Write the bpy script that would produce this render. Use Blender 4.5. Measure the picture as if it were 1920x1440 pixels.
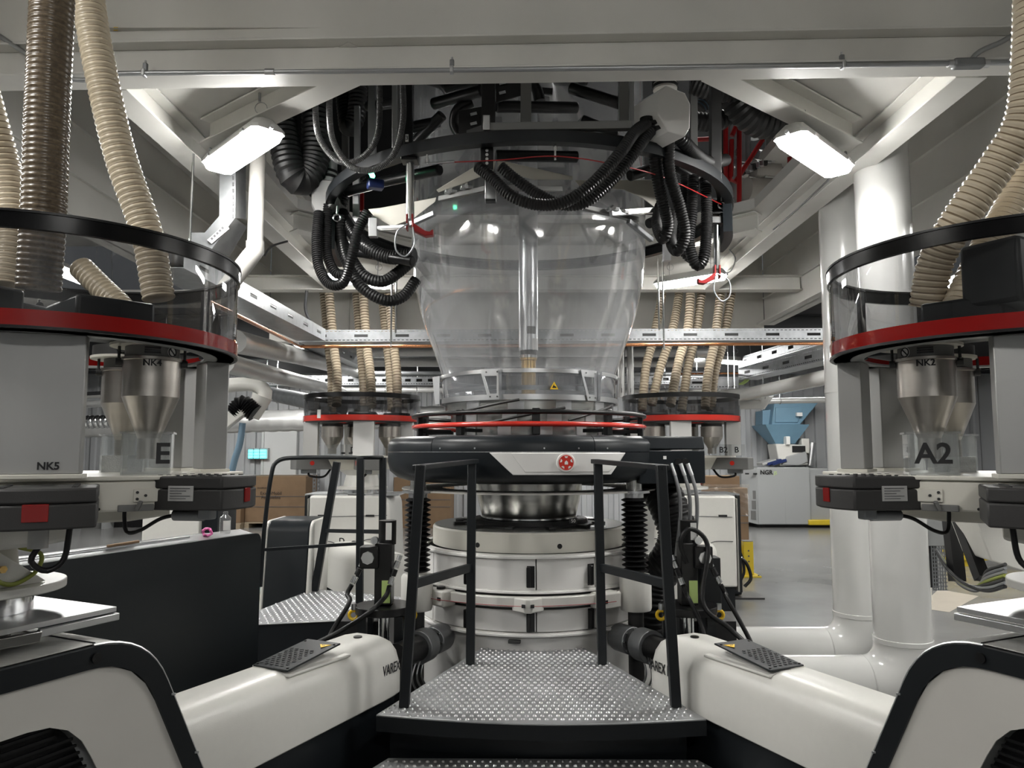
import bpy, bmesh, math, random
from mathutils import Vector, Matrix
random.seed(7)
for o in list(bpy.data.objects): bpy.data.objects.remove(o)
SC = bpy.context.scene
COL = SC.collection
PI = math.pi
# ---------------------------------------------------------------- camera, world, exposure
FPX, PITCH, EYE = 1400.0, math.radians(5.2), 1.65
cam_d = bpy.data.cameras.new('camera'); cam_d.sensor_width = 36; cam_d.lens = 36*FPX/1920
cam_d.clip_start = .05; cam_d.clip_end = 100
cam = bpy.data.objects.new('camera', cam_d); COL.objects.link(cam)
cam.location = (0, 0, EYE); cam.rotation_euler = (PI/2+PITCH, 0, 0)
SC.camera = cam
W = bpy.data.worlds.new('hall_air'); SC.world = W; W.use_nodes = True
W.node_tree.nodes['Background'].inputs[0].default_value = (.9, .95, 1, 1)
W.node_tree.nodes['Background'].inputs[1].default_value = .05
SC.view_settings.view_transform = 'Standard'; SC.view_settings.look = 'None'
SC.view_settings.exposure = 0.86; SC.view_settings.gamma = 1; SC.view_settings.use_curve_mapping = False
LAMP = 56.0            # radiance of a lamp diffuser

SC.cycles.max_bounces = 6; SC.cycles.diffuse_bounces = 4; SC.cycles.glossy_bounces = 3; SC.cycles.transparent_max_bounces = 14
SC.cycles.caustics_reflective = False; SC.cycles.caustics_refractive = False; SC.cycles.adaptive_threshold = .06

# ---------------------------------------------------------------- helpers
def V(*a): return Vector(a)
def ray(px, py):
    dx, dy = (px-960)/FPX, (720-py)/FPX
    return V(dx, math.cos(PITCH)-dy*math.sin(PITCH), math.sin(PITCH)+dy*math.cos(PITCH))
def at(px, py, Y):            # a spot of the place at distance Y
    d = ray(px, py); return V(0, 0, EYE)+d*(Y/d.y)
def atz(px, py, z):           # a spot of the place at height z
    d = ray(px, py); return V(0, 0, EYE)+d*((z-EYE)/d.z)
def spline(P, step, closed=False):
    P = [Vector(p) for p in P]; Q = []
    n = len(P)
    if n == 2: Q = [P[0].lerp(P[1], i/20) for i in range(21)]
    else:
        for i in range(n-1):
            a = P[i-1] if i else P[0]*2-P[1]
            b, c = P[i], P[i+1]
            d = P[i+2] if i+2 < n else P[-1]*2-P[-2]
            for k in range(24):
                t = k/24
                Q.append(.5*((2*b)+(c-a)*t+(2*a-5*b+4*c-d)*t*t+(3*b-a-3*c+d)*t**3))
        Q.append(P[-1])
    out = [Q[0]]; need = step; 
    for i in range(1, len(Q)):
        a, b = Q[i-1], Q[i]; L = (b-a).length
        if L < 1e-9: continue
        pos = 0
        while need <= L-pos:
            pos += need; out.append(a.lerp(b, pos/L)); need = step
        need -= (L-pos)
    if (out[-1]-Q[-1]).length > step*.3: out.append(Q[-1])
    return out
class B:
    def __init__(s): s.v = []; s.f = []; s.m = []
    def add(s, vs, fs, mi=0):
        k = len(s.v); s.v += [tuple(v) for v in vs]
        s.f += [tuple(i+k for i in f) for f in fs]; s.m += [mi]*len(fs); return s
    def box(s, c, d, R=0.0, mi=0):
        c = Vector(c); hx, hy, hz = d[0]/2, d[1]/2, d[2]/2
        M = R if isinstance(R, Matrix) else Matrix.Rotation(R, 3, 'Z')
        vs = [c+M@V(x*hx, y*hy, z*hz) for x in (-1, 1) for y in (-1, 1) for z in (-1, 1)]
        return s.add(vs, [(0,1,3,2),(4,6,7,5),(0,4,5,1),(2,3,7,6),(0,2,6,4),(1,5,7,3)], mi)
    def lo(s, a, b, mi=0):
        a, b = Vector(a), Vector(b)
        return s.box((a+b)/2, [abs(b[i]-a[i]) for i in range(3)], 0.0, mi)
    def bar(s, p, q, w, h, up=(0,0,1), mi=0):       # straight bar of section w x h
        p, q = Vector(p), Vector(q); d = (q-p).normalized(); u = Vector(up)
        x = d.cross(u)
        if x.length < 1e-4: x = d.cross(V(1,0,0))
        x.normalize(); u = x.cross(d)
        c = [p+x*a*w/2+u*b*h/2 for a, b in ((-1,-1),(1,-1),(1,1),(-1,1))]
        e = [k+(q-p) for k in c]
        return s.add(c+e, [(3,2,1,0),(4,5,6,7)]+[(i,(i+1)%4,4+(i+1)%4,4+i) for i in range(4)], mi)
    def prism(s, poly, vec, mi=0):
        n = len(poly); a = [Vector(p) for p in poly]; b = [p+Vector(vec) for p in a]
        return s.add(a+b, [tuple(range(n))[::-1], tuple(range(n, 2*n))]+[(i,(i+1)%n,n+(i+1)%n,n+i) for i in range(n)], mi)
    def tube(s, P, r, n=10, cap=True, rf=None, mf=None, mi=0, closed=False):
        P = [Vector(p) for p in P]; k0 = len(s.v); N = len(P)
        t = (P[1]-P[0]).normalized(); x = t.cross(V(0,0,1))
        if x.length < 1e-3: x = t.cross(V(0,1,0))
        x.normalize(); vs = []; fs = []; ms = []
        for i in range(N):
            if closed: t2 = (P[(i+1) % N]-P[i-1])
            else: t2 = (P[min(i+1, N-1)]-P[max(i-1, 0)])
            if t2.length > 1e-9: t2.normalize()
            else: t2 = t
            x = x-t2*x.dot(t2)
            if x.length < 1e-6: x = t2.orthogonal()
            x.normalize(); y = t2.cross(x); t = t2
            rr = rf(i) if rf else r
            vs += [P[i]+(x*math.cos(2*PI*j/n)+y*math.sin(2*PI*j/n))*rr for j in range(n)]
        for i in range(N if closed else N-1):
            q = (i+1) % N
            for j in range(n):
                fs.append((i*n+j, i*n+(j+1) % n, q*n+(j+1) % n, q*n+j)); ms.append(mf(i) if mf else mi)
        if cap and not closed:
            fs += [tuple(range(n))[::-1], tuple(range((N-1)*n, N*n))]; ms += [ms[0] if ms else mi, ms[-1] if ms else mi]
        s.v += [tuple(v) for v in vs]; s.f += [tuple(i+k0 for i in f) for f in fs]; s.m += ms
        return s
    def cyl(s, p, q, r, n=16, mi=0, r2=None):
        return s.tube([p, q], r, n, True, (lambda i: (r, r if r2 is None else r2)[i]), None, mi)
    def lathe(s, c, prof, n=48, a0=0.0, a1=2*PI, loop=False, mi=0, mis=None):
        full = abs(a1-a0-2*PI) < 1e-6; c = Vector(c); m = len(prof)
        A = n if full else n+1
        vs = [c+V(r*math.cos(a0+(a1-a0)*i/n), r*math.sin(a0+(a1-a0)*i/n), z) for i in range(A) for r, z in prof]
        k0 = len(s.v); s.v += [tuple(v) for v in vs]
        for i in range(n):
            q = (i+1) % A
            for j in range(m if loop else m-1):
                w = (j+1) % m
                s.f.append(tuple(k0+k for k in (i*m+j, q*m+j, q*m+w, i*m+w))); s.m.append(mis[j] if mis else mi)
        if loop and not full:
            s.f.append(tuple(k0+j for j in range(m))); s.m.append(mi)
            s.f.append(tuple(k0+n*m+j for j in range(m))[::-1]); s.m.append(mi)
        return s
    def perf(s, o, u, v, us, vs_, hole, mi=0):      # flat plate with real openings; thickened by a modifier
        o, u, v = Vector(o), Vector(u).normalized(), Vector(v).normalized(); k0 = len(s.v); m = len(vs_)
        s.v += [tuple(o+u*a+v*b) for a in us for b in vs_]
        for i in range(len(us)-1):
            for j in range(m-1):
                if not hole(i, j):
                    s.f.append(tuple(k0+k for k in (i*m+j, (i+1)*m+j, (i+1)*m+j+1, i*m+j+1))); s.m.append(mi)
        return s
    def mesh(s, name, mats, ang=38, smooth=True):
        me = bpy.data.meshes.new(name); me.from_pydata(s.v, [], s.f)
        for m in (mats if isinstance(mats, (list, tuple)) else [mats]): me.materials.append(MAT[m])
        me.polygons.foreach_set('material_index', s.m)
        bm = bmesh.new(); bm.from_mesh(me); bmesh.ops.recalc_face_normals(bm, faces=bm.faces); bm.to_mesh(me); bm.free()
        me.polygons.foreach_set('use_smooth', [smooth]*len(me.polygons))
        if smooth: me.set_sharp_from_angle(angle=math.radians(ang))
        return me
    def part(s, name, mats, parent=None, bevel=0, solid=0, ang=38, smooth=True, label=None):
        o = bpy.data.objects.new(name, s.mesh(name, mats, ang, smooth)); COL.objects.link(o)
        if bevel:
            md = o.modifiers.new('bevel', 'BEVEL'); md.width = bevel; md.segments = 2; md.limit_method = 'ANGLE'; md.angle_limit = math.radians(50)
        if solid:
            md = o.modifiers.new('sheet', 'SOLIDIFY'); md.thickness = solid; md.offset = 0
        if label: o['label'] = label
        if parent is not None:
            o.parent = parent
            if parent.type == 'EMPTY': o.location = -parent.location
        return o
def thing(name, label, cat, loc, group=None):
    o = bpy.data.objects.new(name, None); COL.objects.link(o); o.location = loc; o.empty_display_size = .1
    o['label'] = label; o['category'] = cat
    if group: o['group'] = group
    return o
def tag(o, label, cat, group=None, kind=None):
    o['label'] = label; o['category'] = cat
    if group: o['group'] = group
    if kind: o['kind'] = kind
    return o
def struct(o): o['kind'] = 'structure'; return o
def text(s, mat, c, xd, yd, size, parent, name='lettering', bold=0.0, thick=.0008, xs=1.0):
    cu = bpy.data.curves.new('t', 'FONT'); cu.body = s; cu.align_x = 'CENTER'; cu.align_y = 'CENTER'; cu.size = size
    cu.extrude = thick; cu.offset = bold; cu.resolution_u = 3
    t = bpy.data.objects.new('t', cu); COL.objects.link(t)
    bpy.context.view_layer.update()
    me = bpy.data.meshes.new_from_object(t.evaluated_get(bpy.context.evaluated_depsgraph_get()))
    bpy.data.objects.remove(t); bpy.data.curves.remove(cu)
    x = Vector(xd).normalized(); y = Vector(yd); y = (y-x*y.dot(x)).normalized(); z = x.cross(y); c = Vector(c); x = x*xs
    M = Matrix(((x.x, y.x, z.x, c.x), (x.y, y.y, z.y, c.y), (x.z, y.z, z.z, c.z), (0, 0, 0, 1)))
    me.transform(M); me.materials.clear(); me.materials.append(MAT[mat]); me.name = name
    o = bpy.data.objects.new(name, me); COL.objects.link(o)
    if parent is not None:
        o.parent = parent
        if parent.type == 'EMPTY': o.location = -parent.location
    return o
def hose(name, P, r, mats, label=None, cat='hose', parent=None, pitch=.02, amp=.004, n=16, groove=True, group=None, sub=4):
    pts = spline(P, pitch/sub); b = B()
    if sub == 4: rf = lambda i: r-(amp, amp*.25, 0, amp*.25)[i % 4]
    else: rf = lambda i: r-(amp, 0)[i % 2]
    b.tube(pts, r, n, True, rf, (lambda i: 1 if i % sub == 0 else 0) if groove else None)
    o = b.part(name, mats, parent, ang=180 if sub == 4 else 25)
    if label: tag(o, label, cat, group)
    return o
def cable(name, P, r, mat, label=None, cat='cable', parent=None, n=8, step=None, group=None):
    step = step or min(.03, max(.006, 1.6*r))
    o = B().tube(spline(P, step), r, n).part(name, mat, parent, ang=80)
    if label: tag(o, label, cat, group)
    return o
# ---------------------------------------------------------------- materials (all procedural)
MAT = {}
def mat(name, col, rough=.5, metal=0.0, spec=.5, noise=0.0, nscale=8.0, bump=0.0, bscale=60.0, stretch=None, coat=0.0, emit=None, estr=0.0, col2=None, alpha=None, trans=0.0):
    m = bpy.data.materials.new(name); m.use_nodes = True; nt = m.node_tree; p = nt.nodes['Principled BSDF']
    col = tuple(col)+(1,) if len(col) == 3 else col
    p.inputs['Base Color'].default_value = col; p.inputs['Roughness'].default_value = rough; p.inputs['Metallic'].default_value = metal
    p.inputs['Specular IOR Level'].default_value = spec; p.inputs['Coat Weight'].default_value = coat; p.inputs['Transmission Weight'].default_value = trans
    if emit: p.inputs['Emission Color'].default_value = tuple(emit)+(1,); p.inputs['Emission Strength'].default_value = estr
    if noise or bump:
        tc = nt.nodes.new('ShaderNodeTexCoord'); mp = nt.nodes.new('ShaderNodeMapping'); nt.links.new(tc.outputs['Object'], mp.inputs[0])
        if stretch: mp.inputs['Scale'].default_value = stretch
        if noise:
            tx = nt.nodes.new('ShaderNodeTexNoise'); tx.inputs['Scale'].default_value = nscale; tx.inputs['Detail'].default_value = 6; nt.links.new(mp.outputs[0], tx.inputs[0])
            mx = nt.nodes.new('ShaderNodeMix'); mx.data_type = 'RGBA'; mx.inputs[6].default_value = col
            c2 = col2 or tuple(c*(1-noise) for c in col[:3]); mx.inputs[7].default_value = tuple(c2)[:3]+(1,)
            rp = nt.nodes.new('ShaderNodeMapRange'); rp.inputs[1].default_value = .35; rp.inputs[2].default_value = .68
            nt.links.new(tx.outputs[0], rp.inputs[0]); nt.links.new(rp.outputs[0], mx.inputs[0]); nt.links.new(mx.outputs[2], p.inputs['Base Color'])
        if bump:
            t2 = nt.nodes.new('ShaderNodeTexNoise'); t2.inputs['Scale'].default_value = bscale; t2.inputs['Detail'].default_value = 4; nt.links.new(mp.outputs[0], t2.inputs[0])
            bp = nt.nodes.new('ShaderNodeBump'); bp.inputs['Strength'].default_value = bump; bp.inputs['Distance'].default_value = .01
            nt.links.new(t2.outputs[0], bp.inputs['Height']); nt.links.new(bp.outputs[0], p.inputs['Normal'])
    MAT[name] = m; return m
def clear(name, tint, gloss_col=(1,1,1), ior=1.35, haze=0.0, hazecol=(.8,.82,.85), rough=.02, edge=0.0):
    m = bpy.data.materials.new(name); m.use_nodes = True; nt = m.node_tree
    for k in list(nt.nodes): nt.nodes.remove(k)
    out = nt.nodes.new('ShaderNodeOutputMaterial'); tr = nt.nodes.new('ShaderNodeBsdfTransparent'); tr.inputs[0].default_value = tuple(tint)+(1,)
    gl = nt.nodes.new('ShaderNodeBsdfGlossy'); gl.inputs[0].default_value = tuple(gloss_col)+(1,); gl.inputs['Roughness'].default_value = rough
    fl = nt.nodes.new('ShaderNodeLayerWeight'); fl.inputs[0].default_value = .5
    f5 = nt.nodes.new('ShaderNodeMath'); f5.operation = 'POWER'; f5.inputs[1].default_value = 4.0; nt.links.new(fl.outputs['Facing'], f5.inputs[0])
    fr = nt.nodes.new('ShaderNodeMapRange'); fr.inputs[3].default_value = 2*((ior-1)/(ior+1))**2; fr.inputs[4].default_value = .9; nt.links.new(f5.outputs[0], fr.inputs[0])
    df = nt.nodes.new('ShaderNodeBsdfDiffuse'); df.inputs[0].default_value = tuple(hazecol)+(1,)
    tl = nt.nodes.new('ShaderNodeBsdfTranslucent'); tl.inputs[0].default_value = tuple(hazecol)+(1,)
    ad = nt.nodes.new('ShaderNodeMixShader'); ad.inputs[0].default_value = .5; nt.links.new(df.outputs[0], ad.inputs[1]); nt.links.new(tl.outputs[0], ad.inputs[2])
    mx = nt.nodes.new('ShaderNodeMixShader'); nt.links.new(tr.outputs[0], mx.inputs[1]); nt.links.new(ad.outputs[0], mx.inputs[2])
    if edge:
        lw = nt.nodes.new('ShaderNodeLayerWeight'); lw.inputs[0].default_value = .5
        mr = nt.nodes.new('ShaderNodeMapRange'); mr.inputs[3].default_value = haze; mr.inputs[4].default_value = edge
        pw = nt.nodes.new('ShaderNodeMath'); pw.operation = 'POWER'; pw.inputs[1].default_value = 2.5
        nt.links.new(lw.outputs['Facing'], pw.inputs[0]); nt.links.new(pw.outputs[0], mr.inputs[0]); nt.links.new(mr.outputs[0], mx.inputs[0])
    else: mx.inputs[0].default_value = haze
    m2 = nt.nodes.new('ShaderNodeMixShader'); nt.links.new(fr.outputs[0], m2.inputs[0]); nt.links.new(mx.outputs[0], m2.inputs[1]); nt.links.new(gl.outputs[0], m2.inputs[2])
    nt.links.new(m2.outputs[0], out.inputs[0]); MAT[name] = m; return m
mat('beam_white', (.74,.73,.69), .42, noise=.10, nscale=3, bump=.05, bscale=25)
mat('deck_white', (.66,.65,.62), .55, noise=.12, nscale=2.5)
mat('girder_white', (.74,.73,.69), .5, noise=.08, nscale=2)
mat('duct_white', (.68,.68,.66), .18, noise=.05, nscale=3, coat=.4)
mat('machine_white', (.70,.69,.65), .30, noise=.02, nscale=30, bump=.06, bscale=260)
mat('panel_white', (.56,.545,.51), .5, noise=.03, nscale=6)
mat('cream_white', (.70,.68,.61), .38, noise=.03, nscale=6)
mat('gloss_white', (.8,.79,.77), .22)
mat('charcoal', (.012,.015,.018), .34, spec=.3, noise=.12, nscale=5)
mat('charcoal_sheet', (.010,.013,.015), .40, spec=.4, bump=.03, bscale=200)
mat('post_black', (.008,.010,.012), .40, spec=.35)
mat('black_plastic', (.0045,.0045,.005), .35, spec=.4)
mat('band_black', (.004,.004,.0045), .22, spec=.22)
mat('black_rubber', (.0055,.0055,.006), .40, bump=.05, spec=.35)
mat('black_hose', (.005,.005,.0055), .30, spec=.4)
mat('black_groove', (.003,.003,.003), .6)
mat('dark_grey', (.032,.032,.032), .5)
mat('mid_grey', (.16,.16,.155), .5)
mat('motor_grey', (.030,.029,.0285), .55, bump=.05, bscale=300)
mat('column_grey', (.40,.40,.39), .42, metal=.35, noise=.08, nscale=6, stretch=(1,1,.2))
mat('side_grey', (.33,.34,.34), .45)
mat('steel', (.52,.52,.50), .26, metal=1, noise=.15, nscale=5, stretch=(1,1,12))
mat('hopper_steel', (.52,.49,.45), .30, metal=1, noise=.08, nscale=4, stretch=(1,1,8))
mat('bright_steel', (.72,.73,.73), .16, metal=1)
mat('alu', (.64,.65,.66), .32, metal=1, noise=.06, nscale=20)
mat('brushed_top', (.50,.50,.48), .38, metal=.75, noise=.12, nscale=5, stretch=(1,14,1))
mat('tread_steel', (.46,.47,.48), .42, metal=.62, noise=.22, nscale=5, bump=.05, bscale=80)
mat('galvanised', (.50,.52,.54), .40, metal=.85, noise=.18, nscale=14)
mat('galv_dark', (.30,.31,.32), .45, metal=.8, noise=.2, nscale=10)
mat('conduit_grey', (.42,.43,.44), .35, metal=.8, noise=.1, nscale=10)
mat('pipe_silver', (.62,.62,.61), .34, metal=.4, noise=.1, nscale=4)
mat('copper', (.72,.33,.16), .26, metal=1, noise=.15, nscale=8)
mat('brass', (.62,.42,.16), .26, metal=1)
mat('red_gloss', (.24,.007,.006), .14, coat=.4, spec=.3)
mat('red_far', (.62,.035,.022), .22, coat=.4)
mat('red_paint', (.36,.012,.014), .32)
mat('pink', (.75,.16,.42), .5)
mat('cream_hose', (.70,.60,.44), .30, noise=.10, nscale=10)
mat('cream_groove', (.20,.14,.08), .5)
mat('brown_hose', (.19,.145,.095), .24, noise=.4, nscale=90, col2=(.10,.075,.05))
mat('brown_groove', (.085,.062,.04), .35)
mat('tan_hose', (.50,.43,.32), .30, noise=.12, nscale=12)
mat('tan_groove', (.17,.13,.085), .5)
mat('grey_conduit', (.27,.27,.27), .28, metal=.6)
mat('cardboard', (.20,.128,.072), .8, noise=.12, nscale=5)
mat('pallet_wood', (.36,.29,.20), .8, noise=.25, nscale=10, stretch=(1,8,8))
mat('yellow', (.62,.46,.03), .38, noise=.08, nscale=8)
mat('yellow_sign', (.85,.55,.02), .4)
mat('blue_machine', (.17,.31,.42), .45, noise=.06, nscale=5)
mat('navy', (.015,.03,.12), .4)
mat('blue_hose', (.16,.25,.33), .4)
mat('ink', (.006,.006,.007), .5)
mat('ink_grey', (.09,.09,.095), .5)
mat('label_white', (.80,.80,.78), .5)
mat('label_silver', (.42,.42,.41), .45)
mat('green_yellow', (.30,.34,.06), .4)
mat('lime', (.55,.72,.25), .45)
mat('sail_white', (.46,.44,.38), .48, noise=.08, nscale=6)
mat('unlit_room', (.018,.019,.02), .8)
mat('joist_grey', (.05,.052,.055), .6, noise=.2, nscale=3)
mat('dim_ceiling', (.07,.07,.075), .8, noise=.3, nscale=1.5)  # low light over the far hall put into the dark colour
mat('pellets', (.80,.80,.79), .6, bump=.6, bscale=260)
mat('lens_green', (.1,.9,.4), .3, emit=(.1,1,.45), estr=6)
mat('uv_tube', (.2,.9,.9), .3, emit=(.10,.80,.85), estr=1.6)
mat('lamp_glow', (1,1,1), .4, emit=(1,.985,.95), estr=LAMP)
mat('lamp_body', (.62,.62,.60), .5)
mat('floor_concrete', (.22,.22,.215), .22, noise=.22, nscale=1.3, bump=.015, bscale=14)
mat('floor_patch', (.42,.38,.32), .45, noise=.12, nscale=4)
mat('wall_sheet', (.40,.41,.42), .5, noise=.05, nscale=1.5)
mat('door_white', (.55,.56,.56), .5)
clear('film', (.95,.96,.97), ior=1.85, haze=.19, hazecol=(.86,.87,.89), rough=.09, edge=.72)
clear('tint_pane', (.52,.52,.525), ior=1.42, haze=.03, hazecol=(.2,.2,.2), rough=.015, edge=.25)
clear('tint_far', (.42,.42,.43), ior=1.42, haze=.03, hazecol=(.2,.2,.2), rough=.02, edge=.25)
clear('acrylic', (.90,.91,.91), ior=1.4, haze=.05, hazecol=(.85,.86,.86), rough=.02, edge=.3)
clear('collar_glass', (.75,.76,.77), ior=1.5, haze=.12, hazecol=(.5,.5,.52), rough=.04, edge=.3)
clear('wrap', (.92,.9,.88), ior=1.45, haze=.12, hazecol=(.8,.76,.7), rough=.12, edge=.2)
# ---------------------------------------------------------------- room
AX = V(.12, 5.4, 0)                       # axis of the film line
b = B(); b.lo((-11,-4,-.1), (11,18,0)); struct(b.part('floor', 'floor_concrete'))
# corrugated sheet wall at the far end, each sheet a piece
wall = B().lo((-11,17.62,0), (11,17.7,5)).part('wall_back', 'wall_sheet'); struct(wall)
for i in range(22):
    x0 = -11+i; b = B(); pr = []
    for k in range(4):
        u = x0+k*.25; pr += [(u,17.6),(u+.11,17.6),(u+.13,17.55),(u+.23,17.55)]
    pr.append((x0+.995,17.6))
    poly = [V(x,y,0) for x, y in pr]
    n = len(poly); b.add(poly+[p+V(0,0,4.4) for p in poly], [(j,j+1,n+j+1,n+j) for j in range(n-1)])
    b.part('sheet', 'wall_sheet', wall, smooth=False)
struct(B().lo((-11.1,-4,0), (-11,18,5)).part('wall_left', 'wall_sheet'))
struct(B().lo((11,-4,0), (11.1,18,5)).part('wall_right', 'wall_sheet'))
struct(B().lo((-11,-4.1,0), (11,-4,5)).part('wall_front', 'wall_sheet'))
# deck with the eight-sided opening
ZD = 3.72; AP = 1.95; t8 = math.tan(PI/8)*AP
X0, X1, Y0, Y1 = -2.3, 2.42, 3.62, 8.95
ox, oy = AX.x, AX.y
octv = [(ox-t8,oy-AP),(ox+t8,oy-AP),(ox+AP,oy-t8),(ox+AP,oy+t8),(ox+t8,oy+AP),(ox-t8,oy+AP),(ox-AP,oy+t8),(ox-AP,oy-t8)]
octv = [(x, max(y, 3.69)) for x, y in octv]
b = B()
for z, flip in ((ZD,0),(ZD+.08,1)):
    P = [V(x,y,z) for x, y in octv]
    R_ = [V(octv[0][0],Y0,z),V(octv[1][0],Y0,z),V(X1,octv[2][1],z),V(X1,octv[3][1],z),V(octv[4][0],Y1,z),V(octv[5][0],Y1,z),V(X0,octv[6][1],z),V(X0,octv[7][1],z)]
    Cn = [V(X1,Y0,z),V(X1,Y1,z),V(X0,Y1,z),V(X0,Y0,z)]
    b.add(P+R_+Cn, [(0,1,9,8),(1,2,10,16,9),(2,3,11,10),(3,4,12,17,11),(4,5,13,12),(5,6,14,18,13),(6,7,15,14),(7,0,8,19,15)])
for i in range(8):
    p, q = octv[i], octv[(i+1) % 8]
    b.add([V(*p,ZD),V(*q,ZD),V(*q,ZD+.09),V(*p,ZD+.09)], [(0,1,2,3)])
struct(b.part('ceiling', 'deck_white', smooth=False))
struct(B().lo((-11,-4,4.45),(11,3.6,4.55)).part('ceiling', 'deck_white'))
struct(B().lo((-11,3.6,4.45),(-2.3,10,4.55)).part('ceiling', 'deck_white'))
struct(B().lo((2.42,3.6,4.45),(11,10,4.55)).part('ceiling', 'deck_white'))
struct(B().lo((-2.3,8.95,4.45),(2.42,10,4.55)).part('ceiling', 'deck_white'))
struct(B().lo((-11,10.1,3.75),(11,17.6,3.85)).part('ceiling', 'dim_ceiling'))
# tower room above the opening, its darkness put into near-black walls
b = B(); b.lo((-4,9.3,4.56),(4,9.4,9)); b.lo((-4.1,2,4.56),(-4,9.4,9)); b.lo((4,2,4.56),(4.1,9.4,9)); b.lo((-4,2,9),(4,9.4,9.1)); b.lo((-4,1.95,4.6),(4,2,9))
struct(b.part('wall_tower', 'unlit_room'))
# steel beams
def ibeam(name, p, q, z0, h, w, label, mat_='beam_white', tf=.012, tw=.009, group=None):
    p, q = V(p[0],p[1],0), V(q[0],q[1],0); t = thing(name, label, 'beam', V(p.x,p.y,z0), group)
    for nm, za, zb, ww in (('bottom_flange',z0,z0+tf,w),('web',z0+tf,z0+h-tf,tw),('top_flange',z0+h-tf,z0+h,w)):
        zc = V(0,0,(za+zb)/2); B().bar(p+zc, q+zc, ww, zb-za).part(nm, mat_, t, bevel=.003)
    return t
ZB = 3.54; HB = .176
ibeam('steel_beam', (-3.28,3.71), (3.40,3.50), ZB, HB, .165, 'white steel beam crossing the top of the picture above the grey conduit')
ibeam('steel_beam', (-2.1,3.76), (-2.1,8.58), ZB, HB, .16, 'white steel beam running back along the left edge of the ceiling opening')
ibeam('steel_beam', (2.33,3.63), (2.33,8.58), ZB, HB, .16, 'white steel beam running back along the right edge of the ceiling opening')
ibeam('steel_beam', (-3.28,8.67), (3.4,8.67), ZB, HB, .165, 'white steel beam spanning the back behind the film bubble')
off = .1
def diag(i, label):
    p, q = V(*octv[i],0), V(*octv[(i+1)%8],0); nrm = ((p+q)/2-V(ox,oy,0)).normalized()*off; d = (q-p).normalized()
    p, q = p+nrm+d*.02, q+nrm-d*.02
    ibeam('steel_beam', p, q, ZB+.01, HB-.014, .14, label)
diag(7, 'short diagonal white beam behind the left front lamp')
diag(1, 'short diagonal white beam behind the right front lamp')
diag(3, 'diagonal white beam at the far right corner of the ceiling opening')
diag(5, 'diagonal white beam at the far left corner of the ceiling opening')
def girder(p, q, z0, z1, label, side):
    p, q = V(*p,0), V(*q,0); t = thing('plate_girder', label, 'girder', V(p.x,p.y,z0))
    B().bar(p+V(0,0,(z0+z1)/2), q+V(0,0,(z0+z1)/2), .014, z1-z0).part('web', 'girder_white', t)
    B().bar(p+V(0,0,z0+.01), q+V(0,0,z0+.01), .24, .02).part('bottom_flange', 'girder_white', t)
    for z in (z0+.36, z0+.74):
        B().bar(p+V(side*.02,0,z), q+V(side*.02,0,z), .03, .012).part('stiffener', 'girder_white', t)
    return t
girder((-3.3,-1), (-3.3,10), 3.36, 4.45, 'deep off-white girder on the left above the round feeder drum', 1)
girder((3.43,-1), (3.43,10), 3.36, 4.45, 'deep off-white girder on the right behind the white ducts', -1)
t = thing('plate_girder', 'deep off-white girder at the back behind the tan hoses', 'girder', V(0,10,3.14))
B().lo((-3.28,9.99,3.14),(3.41,10.01,4.45)).part('web', 'girder_white', t)
B().lo((-3.28,9.9,3.12),(3.41,10.1,3.14)).part('bottom_flange', 'girder_white', t)
for x in (-2.2,-1.1,1.3,2.5): B().lo((x-.006,9.93,3.14),(x+.006,9.99,4.4)).part('stiffener', 'girder_white', t)
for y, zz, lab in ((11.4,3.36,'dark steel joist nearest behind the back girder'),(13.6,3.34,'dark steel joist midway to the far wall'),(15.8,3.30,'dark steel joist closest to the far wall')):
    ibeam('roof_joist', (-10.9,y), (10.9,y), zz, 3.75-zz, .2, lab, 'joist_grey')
t = thing('plate_girder', 'deep off-white girder face at the very top above the cross beam', 'girder', V(0,3.72,3.72))
B().bar((-3.28,3.70,4.08),(3.4,3.49,4.08),.014,.70).part('web', 'girder_white', t)
# ---------------------------------------------------------------- central film line
def PC(phi, r, z): return V(AX.x+r*math.sin(phi), AX.y-r*math.cos(phi), z)
RD = math.radians
A0 = -PI/2
def arcbox(b, phi0, phi1, r0, r1, z0, z1, n=8, mi=0):
    return b.lathe(AX, [(r0,z0),(r1,z0),(r1,z1),(r0,z1)], n, A0+phi0, A0+phi1, True, mi)
die = thing('extrusion_die', 'white round extrusion die block with two rows of panels in the middle', 'die block', V(AX.x,AX.y,0))
B().lathe(AX, [(0,.02),(.735,.02),(.735,.535),(.70,.535)], 72).part('lower_shell', 'gloss_white', die)
for nm, z, r in (('flange',.535,.775),('flange',.79,.768),('flange',1.0,.775)):
    B().lathe(AX, [(r-.06,z),(r,z),(r,z+.010),(r-.012,z+.013),(r-.012,z+.020),(r-.06,z+.020)], 72).part(nm, 'gloss_white', die)
B().lathe(AX, [(.72,.55),(.72,1.0)], 72).part('core_shell', 'mid_grey', die)
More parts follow.
